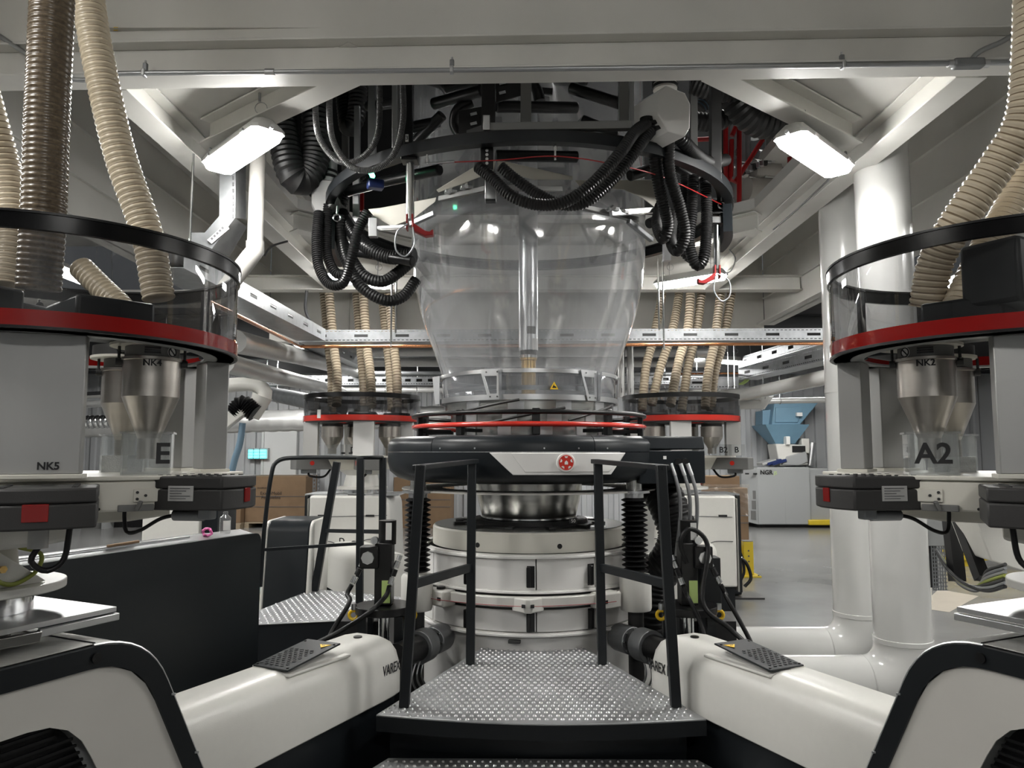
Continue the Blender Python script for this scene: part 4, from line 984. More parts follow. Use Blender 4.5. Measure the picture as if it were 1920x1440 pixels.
tray('long galvanised cable tray with slots crossing behind the bubble', (-2.28,7.9,zt), (3.4,7.9,zt+.02), .128, .3, slot=(.145,.03), gap=.44)
tray('galvanised cable tray running forward on the left above the copper pipe', (-2.28,7.85,zt), (-2.40,4.7,zt), .128, .3, slot=(.145,.03), gap=.44)
def pipe(name, P, r, m_, label, cat='pipe', n=14, hang=True):
    P = [Vector(p) for p in P]; t = thing(name, label, cat, P[0])
    B().tube(P, r, n).part('pipe_run', m_, t)
    for k in ((.12, .88) if hang else ()):
        p = P[0].lerp(P[-1], k) if len(P) < 4 else P[0 if k < .5 else -1].lerp(P[1 if k < .5 else -2], .3)
        zc = 3.75 if p.y > 10.1 else 4.45
        if p.y < 8.6: continue
        if p.y < 8.8 and abs(p.x) < 2.3: zc = 3.54
        B().tube([p+V(0,0,r), V(p.x,p.y,zc)], .008, 6).part('hanger', 'bright_steel', t)
        B().tube([p+V(0,(r+.006)*math.cos(2*PI*j/12),(r+.006)*math.sin(2*PI*j/12)) for j in range(12)], .006, 6, closed=True).part('hanger_loop', 'galv_dark', t)
    return t
pipe('copper_pipe', [at(563,650,7.8),at(800,649,7.8),at(1000,648,7.8),at(1545,644,7.8),at(1700,643,7.8)], .017, 'copper', 'bright copper pipe under the long galvanised tray')
pipe('copper_pipe', [at(563,650,7.8),at(447,592,4.6),at(380,560,3.6)], .014, 'copper', 'copper pipe running forward under the left tray')
for px, y0, y1 in ((733,549,650),(742,575,625),(1245,510,655),(1236,545,618)):
    q = at(px,y1,7.75); o = B().cyl(V(q.x,q.y,3.72), q, .011, 8).part('hanger_rod', 'bright_steel'); tag(o, 'thin steel rod before the long tray %s' % {733:'left of the bubble',742:'nearest the bubble leftwards',1245:'under the back right lamp',1236:'nearest the bubble rightwards'}[px], 'rod')
pipe('insulated_pipe', [at(440,640,6.2),at(560,668,9),at(668,697,13)], .10, 'pipe_silver', 'silver insulated pipe receding on the left under the copper pipe')
pipe('insulated_pipe', [at(420,680,6.4),at(560,715,9.5),at(640,735,13)], .09, 'pipe_silver', 'lower silver pipe receding on the left')
tray('galvanised tray receding on the far left above the silver pipe', at(660,692,12.5), at(560,650,8.8), .14, .25, dash=False)
for i, (py, r, Y, m_, lab) in enumerate(((660,.07,11.5,'pipe_silver','upper silver pipe crossing behind the tan hoses'),(679,.075,12,'pipe_silver','second silver pipe crossing behind the tan hoses'),(700,.04,13,'galv_dark','thin dark pipe crossing far behind'),(731,.05,14,'pipe_silver','lowest silver pipe crossing far behind'))):
    pipe('insulated_pipe', [at(640,py,Y),at(1330,py+1,Y)], r, m_, lab)
for px in (400, 1000):
    pass
tray('perforated grey tray far left behind the feeder hoses', at(430,722,13), at(830,722,13), .17, .3, mat_='galv_dark', slot=(.10,.05), gap=.2)
tray('perforated grey tray far right behind the feeder hoses', at(1150,720,13), at(1345,720,13), .17, .3, mat_='galv_dark', slot=(.10,.05), gap=.2)
for i, px in enumerate((1165,1182)):
    pipe('drop_pipe', [at(px,640,11),at(px,745,11)], .05, 'pipe_silver', 'upright grey pipe right of the bubble, %s of the pair' % ('left one','right one')[i])
tray('galvanised tray rising to the right behind the white ducts', at(1385,712,11), at(1700,640,7.6), .17, .3, slot=(.16,.04), gap=.5)
tray('upper galvanised tray rising to the right below the long tray', at(1385,690,12.4), at(1560,640,9.6), .17, .3, slot=(.16,.05), gap=.5)
tray('galvanised tray piece left of the rising tray', at(1270,728,11.2), at(1385,728,11.0), .17, .3)
pipe('insulated_pipe', [at(1350,742,10.6),at(1405,738,10.2),at(1560,705,7.8),at(1760,660,6)], .085, 'duct_white', 'light grey pipe bending up to the right behind the ducts')
pipe('insulated_pipe', [at(1370,757,10.8),at(1430,757,10.6),at(1440,738,10.5)], .085, 'duct_white', 'short light grey pipe elbow over the blue hopper')
pipe('copper_pipe', [at(1270,701,11.5),at(1440,699,11.2),at(1700,640,7.8)], .016, 'copper', 'thin copper pipe behind the rising trays')
pipe('insulated_pipe', [at(1430,752,13),at(1700,748,13)], .05, 'pipe_silver', 'thin white pipe above the blue hopper')
for i in range(3):
    cable('earth_cable', [at(1405+3*i,688,11), at(1404+3*i,700,11), at(1396+3*i,714,11), at(1385+3*i,721,11)], .012, 'lime', '%s green and yellow cable between the trays on the right' % ('left','middle','rightmost')[i])
# spiral duct and lines at the far left
t = thing('spiral_duct', 'large silver spiral duct along the far wall on the left', 'duct', at(650,785,13.5))
pts = spline([at(150,800,13.5),at(300,797,13.5),at(480,790,13.5),at(840,781,13.5)], .08)
B().tube(pts, .2, 20, rf=lambda i: .2-(.012 if i % 3 == 0 else 0)).part('duct_body', 'pipe_silver', t, ang=180)
for k in (8, len(pts)//2, len(pts)-8): B().cyl(pts[k]+V(0,0,.19), V(pts[k].x,pts[k].y,3.75), .01, 6).part('hanger', 'bright_steel', t)
pipe('silver_duct', [at(130,752,11),at(200,748,11),at(330,744,11)], .12, 'bright_steel', 'polished silver duct seen between the left hoppers')
hose('flex_duct', [at(150,792,12),at(205,790,12),at(250,786,12)], .11, ['bright_steel','galv_dark'], 'crinkled foil duct behind the left hoppers', 'duct', pitch=.08, amp=.02, n=16)
pipe('silver_duct', [at(505,738,12.5),at(575,752,11.5),at(640,770,11)], .12, 'galv_dark', 'dark silver duct slanting behind the suction arm')
# suction arm at the left
sa = thing('fume_extractor', 'white jointed extraction arm with black bellows joints on the left', 'extraction arm', at(440,760,8))
B().tube(spline([at(330,735,8),at(430,722,8),at(480,722,8),at(497,735,8),at(495,748,8)], .05), .075, 18).part('upper_arm', 'machine_white', sa)
B().cyl(at(492,742,8), at(474,783,8), .11, 18, r2=.07).part('hood_joint', 'machine_white', sa)
B().tube(spline([at(478,775,7.9),at(455,758,7.9),at(438,775,7.9)], .012), .085, 16, rf=lambda i: .10-(.02 if i % 2 else 0)).part('bellows', 'black_rubber', sa)
B().bar(at(458,765,7.9), at(366,838,7.85), .13, .13).part('lower_arm', 'machine_white', sa, bevel=.01)
B().tube(spline([at(352,830,7.8),at(362,850,7.8),at(358,880,7.8)], .015), .085, 16, rf=lambda i: .09-(.02 if i % 2 else 0)).part('bellows', 'black_rubber', sa)
B().cyl(at(358,876,7.8), at(350,915,7.8), .07, 18, r2=.15).part('hood', 'machine_white', sa)
cable('blue_hose', [at(455,793,7.9),at(450,830,7.9),at(440,862,7.9),at(432,895,7.9)], .035, 'blue_hose', 'grey blue hose hanging from the extraction arm', 'hose', n=12)
# ---------------------------------------------------------------- far dosing stations and extruders
def far_station(px, label, fx, letters):
    Y = 8.53; c = at(px, 781, Y); C = V(c.x,c.y,0); R = .655; t = thing('dosing_station', label, 'dosing station', V(C.x,C.y,1.2))
    B().lathe(C, [(R-.012,2.235),(R,2.235),(R,2.285),(R-.012,2.285)], 72, loop=True).part('top_band', 'black_plastic', t)
    B().lathe(C, [(R-.01,1.985),(R+.004,1.985),(R+.004,2.045),(R-.01,2.045)], 72, loop=True).part('red_band', 'red_far', t, label='red band')
    B().lathe(C, [(.3,1.975),(R,1.975),(R,1.985),(.3,1.985)], 56, loop=True).part('floor_ring', 'dark_grey', t)
    for k in range(3): B().lathe(C, [(R-.004,2.045),(R-.004,2.235)], 28, RD(120*k-28), RD(120*k+91)).part('pane', 'tint_far', t)
    for k, (x, y) in enumerate(((-.36,-.25),(.08,-.38),(.40,-.1),(-.1,.3))):
        B().box(C+V(x,y,2.035), (.30,.24,.10), .1*k).part('loader_box', 'charcoal', t, bevel=.02)
        B().cyl(C+V(x,y,2.085), C+V(x,y,2.15), .06, 16).part('hose_stub', 'steel', t)
    for x, y, w in ((-.50,-.30,.16),(.13,-.56,.22),(.54,-.2,.14),(-.2,.45,.2),(.3,.4,.2)):
        B().box(C+V(fx*x,y,1.795), (w,.08,.37), 0.0).part('column', 'gloss_white', t, bevel=.004)
    B().lathe(C, [(0,1.59),(.62,1.59),(.62,1.61),(0,1.61)], 8).part('deck_plate', 'cream_white', t)
    B().lathe(C, [(0,1.46),(.40,1.46),(.46,1.59),(0,1.59)], 8).part('body', 'cream_white', t)
    for x, y, k in ((-.25*fx,-.38,1.5),(.37*fx,-.36,1.5),(-.02*fx,-.2,1.4)):
        hopper(t, C+V(x,y,0), k, ('',1), V(0,-1,0), False)
    for x, s in letters:
        B().box(C+V(x,-.5,1.67), (.18,.12,.12), 0.0).part('clear_box', 'acrylic', t)
        text(s, 'ink', C+V(x,-.567,1.67), (1,0,0), (0,0,1), .085, t, bold=.002)
    for ang, r1 in ((-150 if fx > 0 else -30, .80), (-72 if fx > 0 else -118, .74)):
        e = V(math.cos(RD(ang)),math.sin(RD(ang)),0); o = B().box(C+e*.52+V(0,0,1.525), (.5,.26,.13), RD(ang)).part('drive_box', 'mid_grey', t, bevel=.008)
        n = V(-e.y,e.x,0); n = n if n.y < 0 else -n
        q = C+e*.6+n*.132+V(0,0,1.53); B().cyl(q, q+n*.003, .025, 14).part('red_mark', 'red_far', o)
        B().box(C+e*.60+V(0,0,1.44), (.16,.06,.05), RD(ang)).part('plug', 'galv_dark', o, bevel=.01)
        q = C+e*.6+V(0,0,1.44); cable('lead', [q, q+n*.05+V(0,0,-.05), q-e*.15+n*.05+V(0,0,-.06), q-e*.25+V(0,0,.03)], .012, 'black_rubber', parent=o)
    B().lathe(C+V(.06*fx,-.28,0), [(0,1.25),(.28,1.25),(.28,1.275),(.20,1.28),(.17,1.40),(.26,1.46),(0,1.46)], 32).part('neck', 'machine_white', t)
    B().lathe(C+V(.06*fx,-.28,0), [(0,1.20),(.2,1.20),(.2,1.25),(0,1.25)], 28).part('spigot', 'bright_steel', t)
    B().box(C+V(0,-.25,1.195), (1.0,.5,.02), 0.0).part('slide_plate', 'alu', t)
    for x in (.0,.08): knob(C+V(x*fx-.1,-.5,1.61), t)
    return t, C
fs1, FC1 = far_station(680, 'smaller looking feeder carousel with red band far left of the bubble', 1, ((-.20,''),(.02,'D')))
fs2, FC2 = far_station(1276, 'smaller looking feeder carousel with red band far right of the bubble', -1, ((.32,'B2'),(.46,'B')))
st = B().box(at(598,776,7.85), (.035,.004,.09), RD(6)).part('paper_tag', 'label_white', fs1)
def hoses(specs, _=''):
    for k, (P, lab) in enumerate(specs):
        hose('suction_hose', [at(*p) for p in P], .056, ['tan_hose','tan_groove'], lab, pitch=.036, amp=.007, n=14, sub=2)
hoses([
 ([(602,500,9.1),(608,560,9.1),(615,640,9.0),(622,700,9.0),(622,780,8.9)], 'first tan hose from the left over the far left carousel'),
 ([(613,490,8.9),(618,560,8.85),(625,640,8.75),(632,700,8.65),(631,760,8.5)], 'second tan hose from the left over the far left carousel'),
 ([(664,500,9.2),(669,560,9.2),(675,640,9.1),(680,700,9.0),(684,770,9.0)], 'third tan hose from the left over the far left carousel'),
 ([(678,490,8.9),(682,560,8.85),(687,640,8.75),(694,700,8.6),(697,762,8.4)], 'fourth tan hose from the left over the far left carousel'),
 ([(712,500,9.2),(717,560,9.2),(725,640,9.1),(731,700,9.0),(735,770,8.9)], 'fifth tan hose from the left over the far left carousel'),
 ([(727,500,8.95),(730,560,8.95),(738,640,8.8),(744,700,8.7),(745,765,8.6)], 'sixth tan hose from the left over the far left carousel'),
 ([(1246,500,9.3),(1240,560,9.2),(1224,640,9.1),(1211,690,9.0),(1204,770,8.9)], 'first tan hose from the left over the far right carousel'),
 ([(1276,500,9.3),(1272,560,9.2),(1258,630,9.0),(1238,690,8.9),(1222,760,8.8)], 'second tan hose from the left over the far right carousel'),
 ([(1297,490,8.9),(1294,560,8.85),(1289,620,8.75),(1272,680,8.6),(1257,760,8.4)], 'third tan hose from the left over the far right carousel'),
 ([(1318,500,9.2),(1314,560,9.1),(1306,620,9.0),(1290,690,8.9),(1278,770,8.8)], 'fourth tan hose from the left over the far right carousel'),
 ([(1358,490,9.0),(1350,560,8.95),(1340,640,8.8),(1328,700,8.7),(1322,765,8.55)], 'fifth tan hose from the left over the far right carousel'),
 ([(1375,500,9.2),(1370,560,9.1),(1356,640,9.0),(1340,700,8.9),(1333,770,8.85)], 'sixth tan hose from the left over the far right carousel')], '')
def far_extruder(m, label):
    C = FC1 if m > 0 else FC2; t = thing('extruder', label, 'extruder', V(C.x,C.y-.4,0))
    s = -m
    def Q(x, y, z): return V(C.x+m*x, C.y+y, z)
    pr = roundpoly([V(-.42,.25,0),V(-.42,1.19,0),V(.42,1.19,0),V(.46,.25,0)], [0,.0,.14,.10])
    o = B().prism([Q(p.x,-.62,p.y) for p in pr], V(0,.9,0)).part('housing', 'machine_white', t, bevel=.02)
    B().bar(Q(-.38,-.625,.97), Q(.40,-.625,.99), .004, .006).part('panel_gap', 'ink_grey', o)
    for x in (-.28,.22): B().box(Q(x,-.626,.985), (.09,.008,.02), 0.0).part('handle_slot', 'ink', o)
    pts = [Q(-.38,-.624,.72),Q(-.2,-.624,.72),Q(-.1,-.624,.69),Q(.1,-.624,.70),Q(.2,-.624,.74),Q(.44,-.624,.75)]
    cable('panel_gap', pts, .004, 'ink_grey', parent=o)
    B().box(Q(.06,-.64,.70), (.06,.04,.06), 0.0).part('clamp_handle', 'black_plastic', o, bevel=.02)
    if m > 0: text('D', 'ink', Q(-.07,-.6225,.725), (1,0,0), (0,0,1), .08, o, bold=.002)
    # dark framed flank
    x0 = -.43
    b = B().prism([Q(x0,-.60,.2),Q(x0,-.60,1.16),Q(x0,.3,1.16),Q(x0,.3,.2)], V(-m*.02,0,0)).part('flank_panel', 'panel_white', t)
    B().bar(Q(x0-.025,-.60,.2), Q(x0-.025,-.60,1.19), .02, .05, up=(0,1,0)).part('flank_frame', 'post_black', t)
    B().bar(Q(x0-.03,-.2,.95), Q(x0-.03,-.52,.75), .02, .07).part('flank_frame', 'post_black', t)
    B().bar(Q(x0-.03,-.50,.78), Q(x0-.03,-.50,.2), .02, .07, up=(0,1,0)).part('flank_frame', 'post_black', t)
    B().bar(Q(x0-.03,-.60,1.17), Q(x0-.03,.3,1.17), .02, .05).part('flank_frame', 'post_black', t)
    B().lathe(Q(.05,-.28,0), [(0,1.188),(.24,1.188),(.24,1.198),(0,1.198)], 28).part('feed_throat', 'black_plastic', t)
    # barrel cover towards the die
    bp = roundpoly([V(-.24,.25,0),V(-.24,.72,0),V(.24,.72,0),V(.24,.25,0)], [0,.14,.14,0])
    q0, q1 = Q(.02,-.6,0), Q(.55,-1.55,0)
    B().prism([q0+V(m*p.x,0,p.y) for p in bp], q1-q0).part('barrel_cover', 'machine_white', t, ang=50)
    B().prism([q0+V(m*p.x*.9,0,0) for p in (V(-.2,0,0),V(.2,0,0))]+[q1+V(m*.18,0,0),q1+V(-m*.18,0,0)], V(0,0,.26)).part('plinth', 'post_black', t)
    B().prism([Q(-.40,-.58,0),Q(.40,-.58,0),Q(.40,.3,0),Q(-.40,.3,0)], V(0,0,.25)).part('base', 'post_black', t)
    return t
far_extruder(1, 'white extruder housing marked D at the far left behind the die')
far_extruder(-1, 'white extruder housing at the far right behind the big black hose')
# small control cabinet in front of the far left extruder
p0, p1 = atz(527,1112,.2), atz(585,1112,.2)
cb_ = thing('control_cabinet', 'small charcoal cabinet with white side panels left of the far extruder', 'cabinet', V(p0.x,p0.y,0))
q = at(565,1040,6.9)
pr = roundpoly([V(-.55,.2,0),V(-.55,1.05,0),V(.0,1.05,0),V(.12,.2,0)], [0,.04,.1,0])
for dx, w, m_, nm in ((-.24,.03,'machine_white','side_panel'),(-.21,.36,'charcoal','cabinet_core'),(.15,.03,'machine_white','side_panel')):
    B().prism([V(q.x+dx,q.y-p.x-.3,p.y) for p in pr], V(w,0,0)).part(nm, m_, cb_, bevel=.01)
B().lo((q.x-.18,q.y-.15,0),(q.x+.12,q.y+.2,.2)).part('foot', 'ink', cb_)
# ---------------------------------------------------------------- white ducts on the right
def wduct(px, py, Y, xend, label, zt=4.42, r=.172):
    c = at(px, py, Y); zc = .18; t = thing('air_duct', label, 'duct', V(c.x,c.y,0))
    B().cyl((c.x,c.y,zc+.26),(c.x,c.y,zt), r, 40).part('riser', 'duct_white', t)
    k = .24
    b = B(); P = []
    pts = [V(c.x,c.y,zc+.27)]+[V(c.x-k+k*math.cos(a), c.y, zc+k-k*math.sin(a)) for a in [PI/2*i/6 for i in range(7)]]+[V(c.x-k-.02,c.y,zc)]
    B().tube(pts, r+.002, 40).part('elbow', 'duct_white', t, ang=180)
    B().cyl((c.x-k-.01,c.y,zc),(xend,c.y,zc), r, 40).part('floor_run', 'duct_white', t)
    B().lathe(V(c.x,c.y,0), [(r,zc+.255),(r+.006,zc+.258),(r+.006,zc+.285),(r,zc+.288)], 40).part('joint_band', 'duct_white', t)
    B().lathe(V(c.x,c.y,0), [(r,2.1),(r+.003,2.1),(r+.003,2.13),(r,2.13)], 40).part('joint_band', 'duct_white', t)
    return t
wduct(1688, 1100, 4.92, 1.35, 'glossy white air duct rising in front on the right')
wduct(1605, 1050, 5.7, 1.25, 'glossy white air duct rising just behind the front one')
# ---------------------------------------------------------------- hydraulic units beside the die
def hydraulic(m, px, Y, label):
    c = at(px, 1140, Y); t = thing('hydraulic_unit', label, 'hydraulic unit', V(c.x,c.y,0)); C = V(c.x,c.y,0)
    B().lathe(C, [(.05,.70),(.17,.70),(.17,.745),(.05,.745)], 32, loop=True).part('top_plate', 'black_plastic', t, bevel=.004)
    for k in range(4):
        a = RD(45+90*k); p = C+V(math.cos(a),math.sin(a),0)*.15; B().bar(p, p+V(0,0,.70), .05, .05, up=(0,1,0)).part('leg', 'post_black', t)
    B().cyl(C+V(0,0,.2), C+V(0,0,.72), .035, 20).part('piston_rod', 'bright_steel', t)
    B().lathe(C, [(0,.1),(.12,.1),(.12,.22),(0,.22)], 24).part('cylinder_foot', 'dark_grey', t)
    mb = B().box(C+V(0,0,.93), (.10,.12,.36), 0.0).part('valve_block', 'black_plastic', t, bevel=.006)
    B().cyl(C+V(.015,0,1.10), C+V(.015,0,1.24), .052, 20).part('pump_motor', 'black_plastic', t)
    B().box(C+V(-m*.08,-.03,1.03), (.11,.11,.13), 0.0).part('side_valve', 'black_plastic', t, bevel=.008)
    B().cyl(C+V(-m*.085,-.085,1.03), C+V(-m*.085,-.10,1.03), .038, 8).part('valve_cap', 'alu', t)
    B().cyl(C+V(-m*.05,-.05,1.13), C+V(-m*.05,-.09,1.13), .022, 14).part('gauge', 'alu', t)
    B().box(C+V(.02,-.062,.83), (.05,.004,.13), 0.0).part('sticker', 'lime', mb, label='lime warning label')
    B().box(C+V(.03,-.054,1.18), (.035,.004,.10), 0.0).part('sticker', 'label_white', mb)
    for s in (-1, 1):
        p = C+V(s*.10,-.05,1.04); d = V(s*.35,-.25,-.9).normalized() if 0 else V(-m*.42 if s*m < 0 else -m*.30, -.15, -.9).normalized()
        B().cyl(p, p+d*.03, .014, 10).part('fitting', 'alu', t)
        for k in range(3): B().cyl(p+d*(.035+.05*k), p+d*(.075+.05*k), .017, 10).part('ferrule', 'bright_steel' if k != 1 else 'black_plastic', t)
        q = p+d*.185
        P = {(1,-1):((655,1130,4.4),(622,1185,4.35),(600,1235,4.25),(590,1290,4.2)), (1,1):((690,1150,4.3),(640,1182,4.3),(570,1222,4.2),(540,1275,4.1)),
             (-1,-1):((1290,1120,4.4),(1312,1165,4.35),(1325,1215,4.3),(1330,1270,4.3)), (-1,1):((1362,1120,4.4),(1390,1170,4.35),(1412,1215,4.3),(1430,1280,4.2))}[(m,s)]
        cable('pressure_hose', [q, q+d*.06]+[at(*k) for k in P], .0135, 'black_rubber', parent=t)
    if m < 0:
        cable('pressure_hose', [C+V(-.02,-.08,1.0), C+V(-.06,-.1,1.12), C+V(.0,-.1,1.2), C+V(.10,-.1,1.1)]+[at(*k) for k in ((1318,1130,4.35),(1370,1180,4.3),(1410,1222,4.2),(1425,1280,4.15))], .014, 'black_rubber', parent=t)
    for s in (-1, 1):
        p = C+V(s*.17,-.05,.70); e = B().tube([p+V(.026*math.cos(2*PI*k/14),0,.026*math.sin(2*PI*k/14)-.005) for k in range(14)], .010, 8, closed=True).part('lifting_eye', 'yellow_sign', t, label='yellow lifting eye')
        B().cyl(p+V(0,0,.025), p+V(0,0,.06), .016, 8).part('eye_nut', 'alu', t)
    B().lo((c.x-m*.32,c.y+.12,0),(c.x,c.y+.45,.62)).part('rear_block', 'ink', t)
    return t
hydraulic(1, 720, 4.55, 'black hydraulic unit with yellow lifting eyes left of the die')
hydraulic(-1, 1290, 4.55, 'black hydraulic unit with yellow lifting eyes right of the die')
p = at(1330,1120,4.7); o = B().lo((p.x-.05,4.68,0),(p.x+.07,4.8,1.0)).part('cabinet_post', 'post_black', bevel=.005); tag(o, 'square black post right of the right hydraulic unit', 'post')
p = at(1400,1200,4.3)
pump = thing('drain_pump', 'small black pump box with hoses on the floor right of the die', 'pump', atz(1360,1110,0))
p = atz(1358,1118,0)
B().lo((p.x-.1,p.y-.1,.03),(p.x+.18,p.y+.14,.22)).part('pump_box', 'post_black', pump, bevel=.02)
B().lo((p.x-.16,p.y-.2,0),(p.x+.4,p.y+.2,.02)).part('tray_mat', 'dark_grey', pump)
cable('drain_hose', [p+V(.06,0,.22), p+V(.12,0,.42), p+V(.24,-.02,.40), p+V(.30,-.04,.22), p+V(.22,-.06,.12)], .02, 'black_rubber', parent=pump, n=10)
cable('drain_hose', [p+V(.0,0,.22), p+V(.05,.02,.5), p+V(.18,.0,.52), p+V(.23,-.02,.30), p+V(.17,-.04,.16)], .016, 'black_rubber', parent=pump, n=10)
B().cyl(p+V(-.1,0,.58), p+V(.18,-.05,.42), .045, 16).part('silver_pipe', 'bright_steel', pump)
# ---------------------------------------------------------------- yellow guards
def guard(px, py, label, dx, h=.46):
    p = atz(px, py, 0); t = thing('guard_rail', label, 'guard rail', p)
    B().box(p+V(0,0,.01), (.28,.28,.02), 0.0).part('base_plate', 'yellow', t, bevel=.003)
    B().box(p+V(0,0,h/2), (.13,.13,h), 0.0).part('post', 'yellow', t, bevel=.005)
    B().box(p+V(0,0,h+.004), (.13,.13,.01), 0.0).part('post_cap', 'mid_grey', t)
    for z in (.20,.34): B().box(p+V(dx*.6,.08,z), (1.1,.03,.10), 0.0).part('rail_rib', 'yellow', t, bevel=.01)
    B().box(p+V(dx*.6,.09,.27), (1.1,.02,.20), 0.0).part('rail_web', 'yellow', t)
    for z in (.2,.27,.34): B().cyl(p+V(.0,-.066,z), p+V(0,-.07,z), .012, 8).part('bolt', 'ink_grey', t)
    for s in (-1,1): B().cyl(p+V(s*.11,-.11,.02), p+V(s*.11,-.11,.03), .012, 8).part('anchor_bolt', 'ink_grey', t)
guard(1402,1080,'yellow guard rail post standing on the floor right of the die',-1)
guard(506,1092,'yellow guard rail post left of the small charcoal cabinet',-1)
t = thing('guard_rail', 'long yellow guard rail seen behind the right feeder carousel', 'guard rail', atz(1800,1062,0))
p, q = atz(1770,1062,0), atz(2050,1062,0)
for k, z in enumerate((.12,.22,.32,.42)): B().bar(p+V(0,0,z), q+V(0,0,z), .03+.02*(k%2), .07).part('rail_rib', 'yellow', t, bevel=.008)
B().bar(p.lerp(q,.15)+V(0,.06,0), p.lerp(q,.15)+V(0,.06,.48), .1, .1, up=(0,1,0)).part('post', 'yellow', t)
p = atz(1740,1130,0)
o = B().prism([atz(1722,1140,0.001),atz(1780,1148,0.001),atz(1835,1118,0.001),atz(1760,1105,.001)], V(0,0,.002)).part('floor_patch', 'floor_patch'); tag(o, 'pale bare patch on the floor right of the white ducts', 'floor patch')
# right side: white upright, perforated cable riser and its cables
p = atz(1738,1128,0); o = B().lo((p.x-.06,p.y,0),(p.x+.06,p.y+.3,1.55)).part('white_upright', 'machine_white', bevel=.004); tag(o, 'white square upright right of the white ducts', 'upright')
cr = thing('cable_riser', 'grey perforated cable riser with cables right of the white upright', 'cable riser', atz(1765,1108,0))
pa, pb_ = at(1752,1108,6.2), at(1780,1106,6.2); wv = pb_-pa
B().lo((pa.x-.04,6.2,pa.z+.36),(pb_.x+.0,6.4,1.35)).part('riser_cover', 'side_grey', cr, bevel=.004)
us = [wv.length*k/12 for k in range(13)]; vs_ = [0.0]
for k in range(12): vs_ += [k*.03+.008, k*.03+.03]
B().perf(V(pa.x,6.22,pa.z), V(1,0,0), V(0,0,1), us, vs_, lambda i, j: i % 2 == 1 and j % 2 == 1).part('perforated_plate', 'galv_dark', cr, solid=.003, smooth=False)
B().lo((pa.x,6.35,pa.z),(pb_.x,6.37,pa.z+.4)).part('riser_back', 'ink', cr)
for k in range(7):
    s = at(1754+3*k, 1030+4*k, 6.1); m_ = ['ink','conduit_grey','dark_grey','green_yellow','conduit_grey','galv_dark','dark_grey'][k]
    cable('cable_strand', [s, at(1775+4*k,1065+5*k,5.9), at(1810+4*k,1095+2*k,5.6), at(1850,1098-6*k+10,5.3), at(1885,1082-7*k+18,5.0)], .012, m_, parent=cr)
o = B().bar(at(1782,970,6.0), at(1795,1090,5.9), .09, .09, up=(0,1,0)).part('black_strut', 'ink'); tag(o, 'black strut standing beside the perforated cable riser', 'strut')
o = B().bar(at(1798,970,5.8), at(1842,1085,5.5), .08, .08, up=(0,1,0)).part('black_strut', 'ink'); tag(o, 'slanting black strut in front of the long yellow guard', 'strut')
o = B().prism([at(1822,960,5.4),at(1930,955,5.2),at(1930,1075,5.2),at(1858,1052,5.3)], V(.1,.5,0)).part('white_hopper_stand', 'machine_white', bevel=.01); tag(o, 'white slanting machine side at the right picture edge', 'machine side')
o = B().prism([at(1822,955,5.35),at(1930,945,5.15),at(1930,972,5.15),at(1826,966,5.35)], V(.1,.5,0)).part('dark_cover', 'charcoal', bevel=.004); tag(o, 'charcoal cover strip on the white machine side at the right edge', 'cover')
# ---------------------------------------------------------------- far hall: boxes, recycling machine, wall things
def gaylord(px0, px1, py0, py1, label, prints=(), pallet=True, z0=.13):
    a, b2 = atz((px0+px1)/2, py1, 0), None
    Y = a.y; p = at(px0, py1, Y); q = at(px1, py0, Y); t = thing('cardboard_box', label, 'box', V((p.x+q.x)/2,Y,0))
    o = B().lo((p.x,Y,z0),(q.x,Y+1.0,q.z)).part('carton', 'cardboard', t, bevel=.01)
    B().lo((p.x-.01,Y-.01,q.z-.12),(q.x+.01,Y+1.01,q.z)).part('carton_lid', 'cardboard', t, bevel=.01) if 0 else None
    for z in (.45, 1.0*(q.z-z0)*.55+z0): B().lo((p.x-.004,Y-.006,z),(q.x+.004,Y,z+.012)).part('strap', 'ink_grey', t)
    if pallet:
        for k in range(3): B().lo((p.x+(q.x-p.x)*k/2.001-.05*(k>0)-.05*(k>1),Y-.02,0),(p.x+(q.x-p.x)*k/2.001+.1-.05*(k>0)-.05*(k>1),Y+1,.1)).part('pallet_block', 'pallet_wood', t)
        B().lo((p.x-.02,Y-.02,.1),(q.x+.02,Y+1,.13)).part('pallet_board', 'pallet_wood', t)
    for s, px, py, sz in prints: text(s, 'ink', at(px, py, Y-.004), (1,0,0), (0,0,1), sz, o)
    return t
gaylord(458,574,893,990,'big brown cardboard box with printed name on a pallet at the left', (('ExxonMobil',508,925,.098),('Polyolefins',508,933,.098),('Exxon',488,915,.05),('Mobil',496,915,.05)))
gaylord(400,453,912,992,'brown cardboard box partly hidden behind the left dosing drive box')
gaylord(737,845,895,990,'brown cardboard box behind the left bellows column', pallet=False, z0=0)
wr = gaylord(1305,1402,915,1032,'brown cardboard box wrapped in clear film at the far right', pallet=False, z0=0)
p0, p1 = at(1300,908,atz(1352,1032,0).y-.01), at(1405,968,atz(1352,1032,0).y-.01)
b = B(); nx, ny = 14, 10
vs = [V(p0.x+(p1.x-p0.x)*i/nx, p0.y-.03+.03*math.sin(i*1.7+j*2.3)*math.sin(j*1.1+i*.6), p0.z+(p1.z-p0.z)*j/ny) for j in range(ny+1) for i in range(nx+1)]
b.add(vs, [(j*(nx+1)+i,j*(nx+1)+i+1,(j+1)*(nx+1)+i+1,(j+1)*(nx+1)+i) for j in range(ny) for i in range(nx)]).part('film_wrap', 'wrap', wr, smooth=False)
Yw = atz(1352,1032,0).y; p, q = at(1322,914,Yw), at(1390,893,Yw)
o = B().lo((p.x,Yw+.1,p.z),(q.x,Yw+.6,q.z)).part('flat_carton', 'cardboard', bevel=.006); tag(o, 'flat brown carton lying on the wrapped box', 'carton')
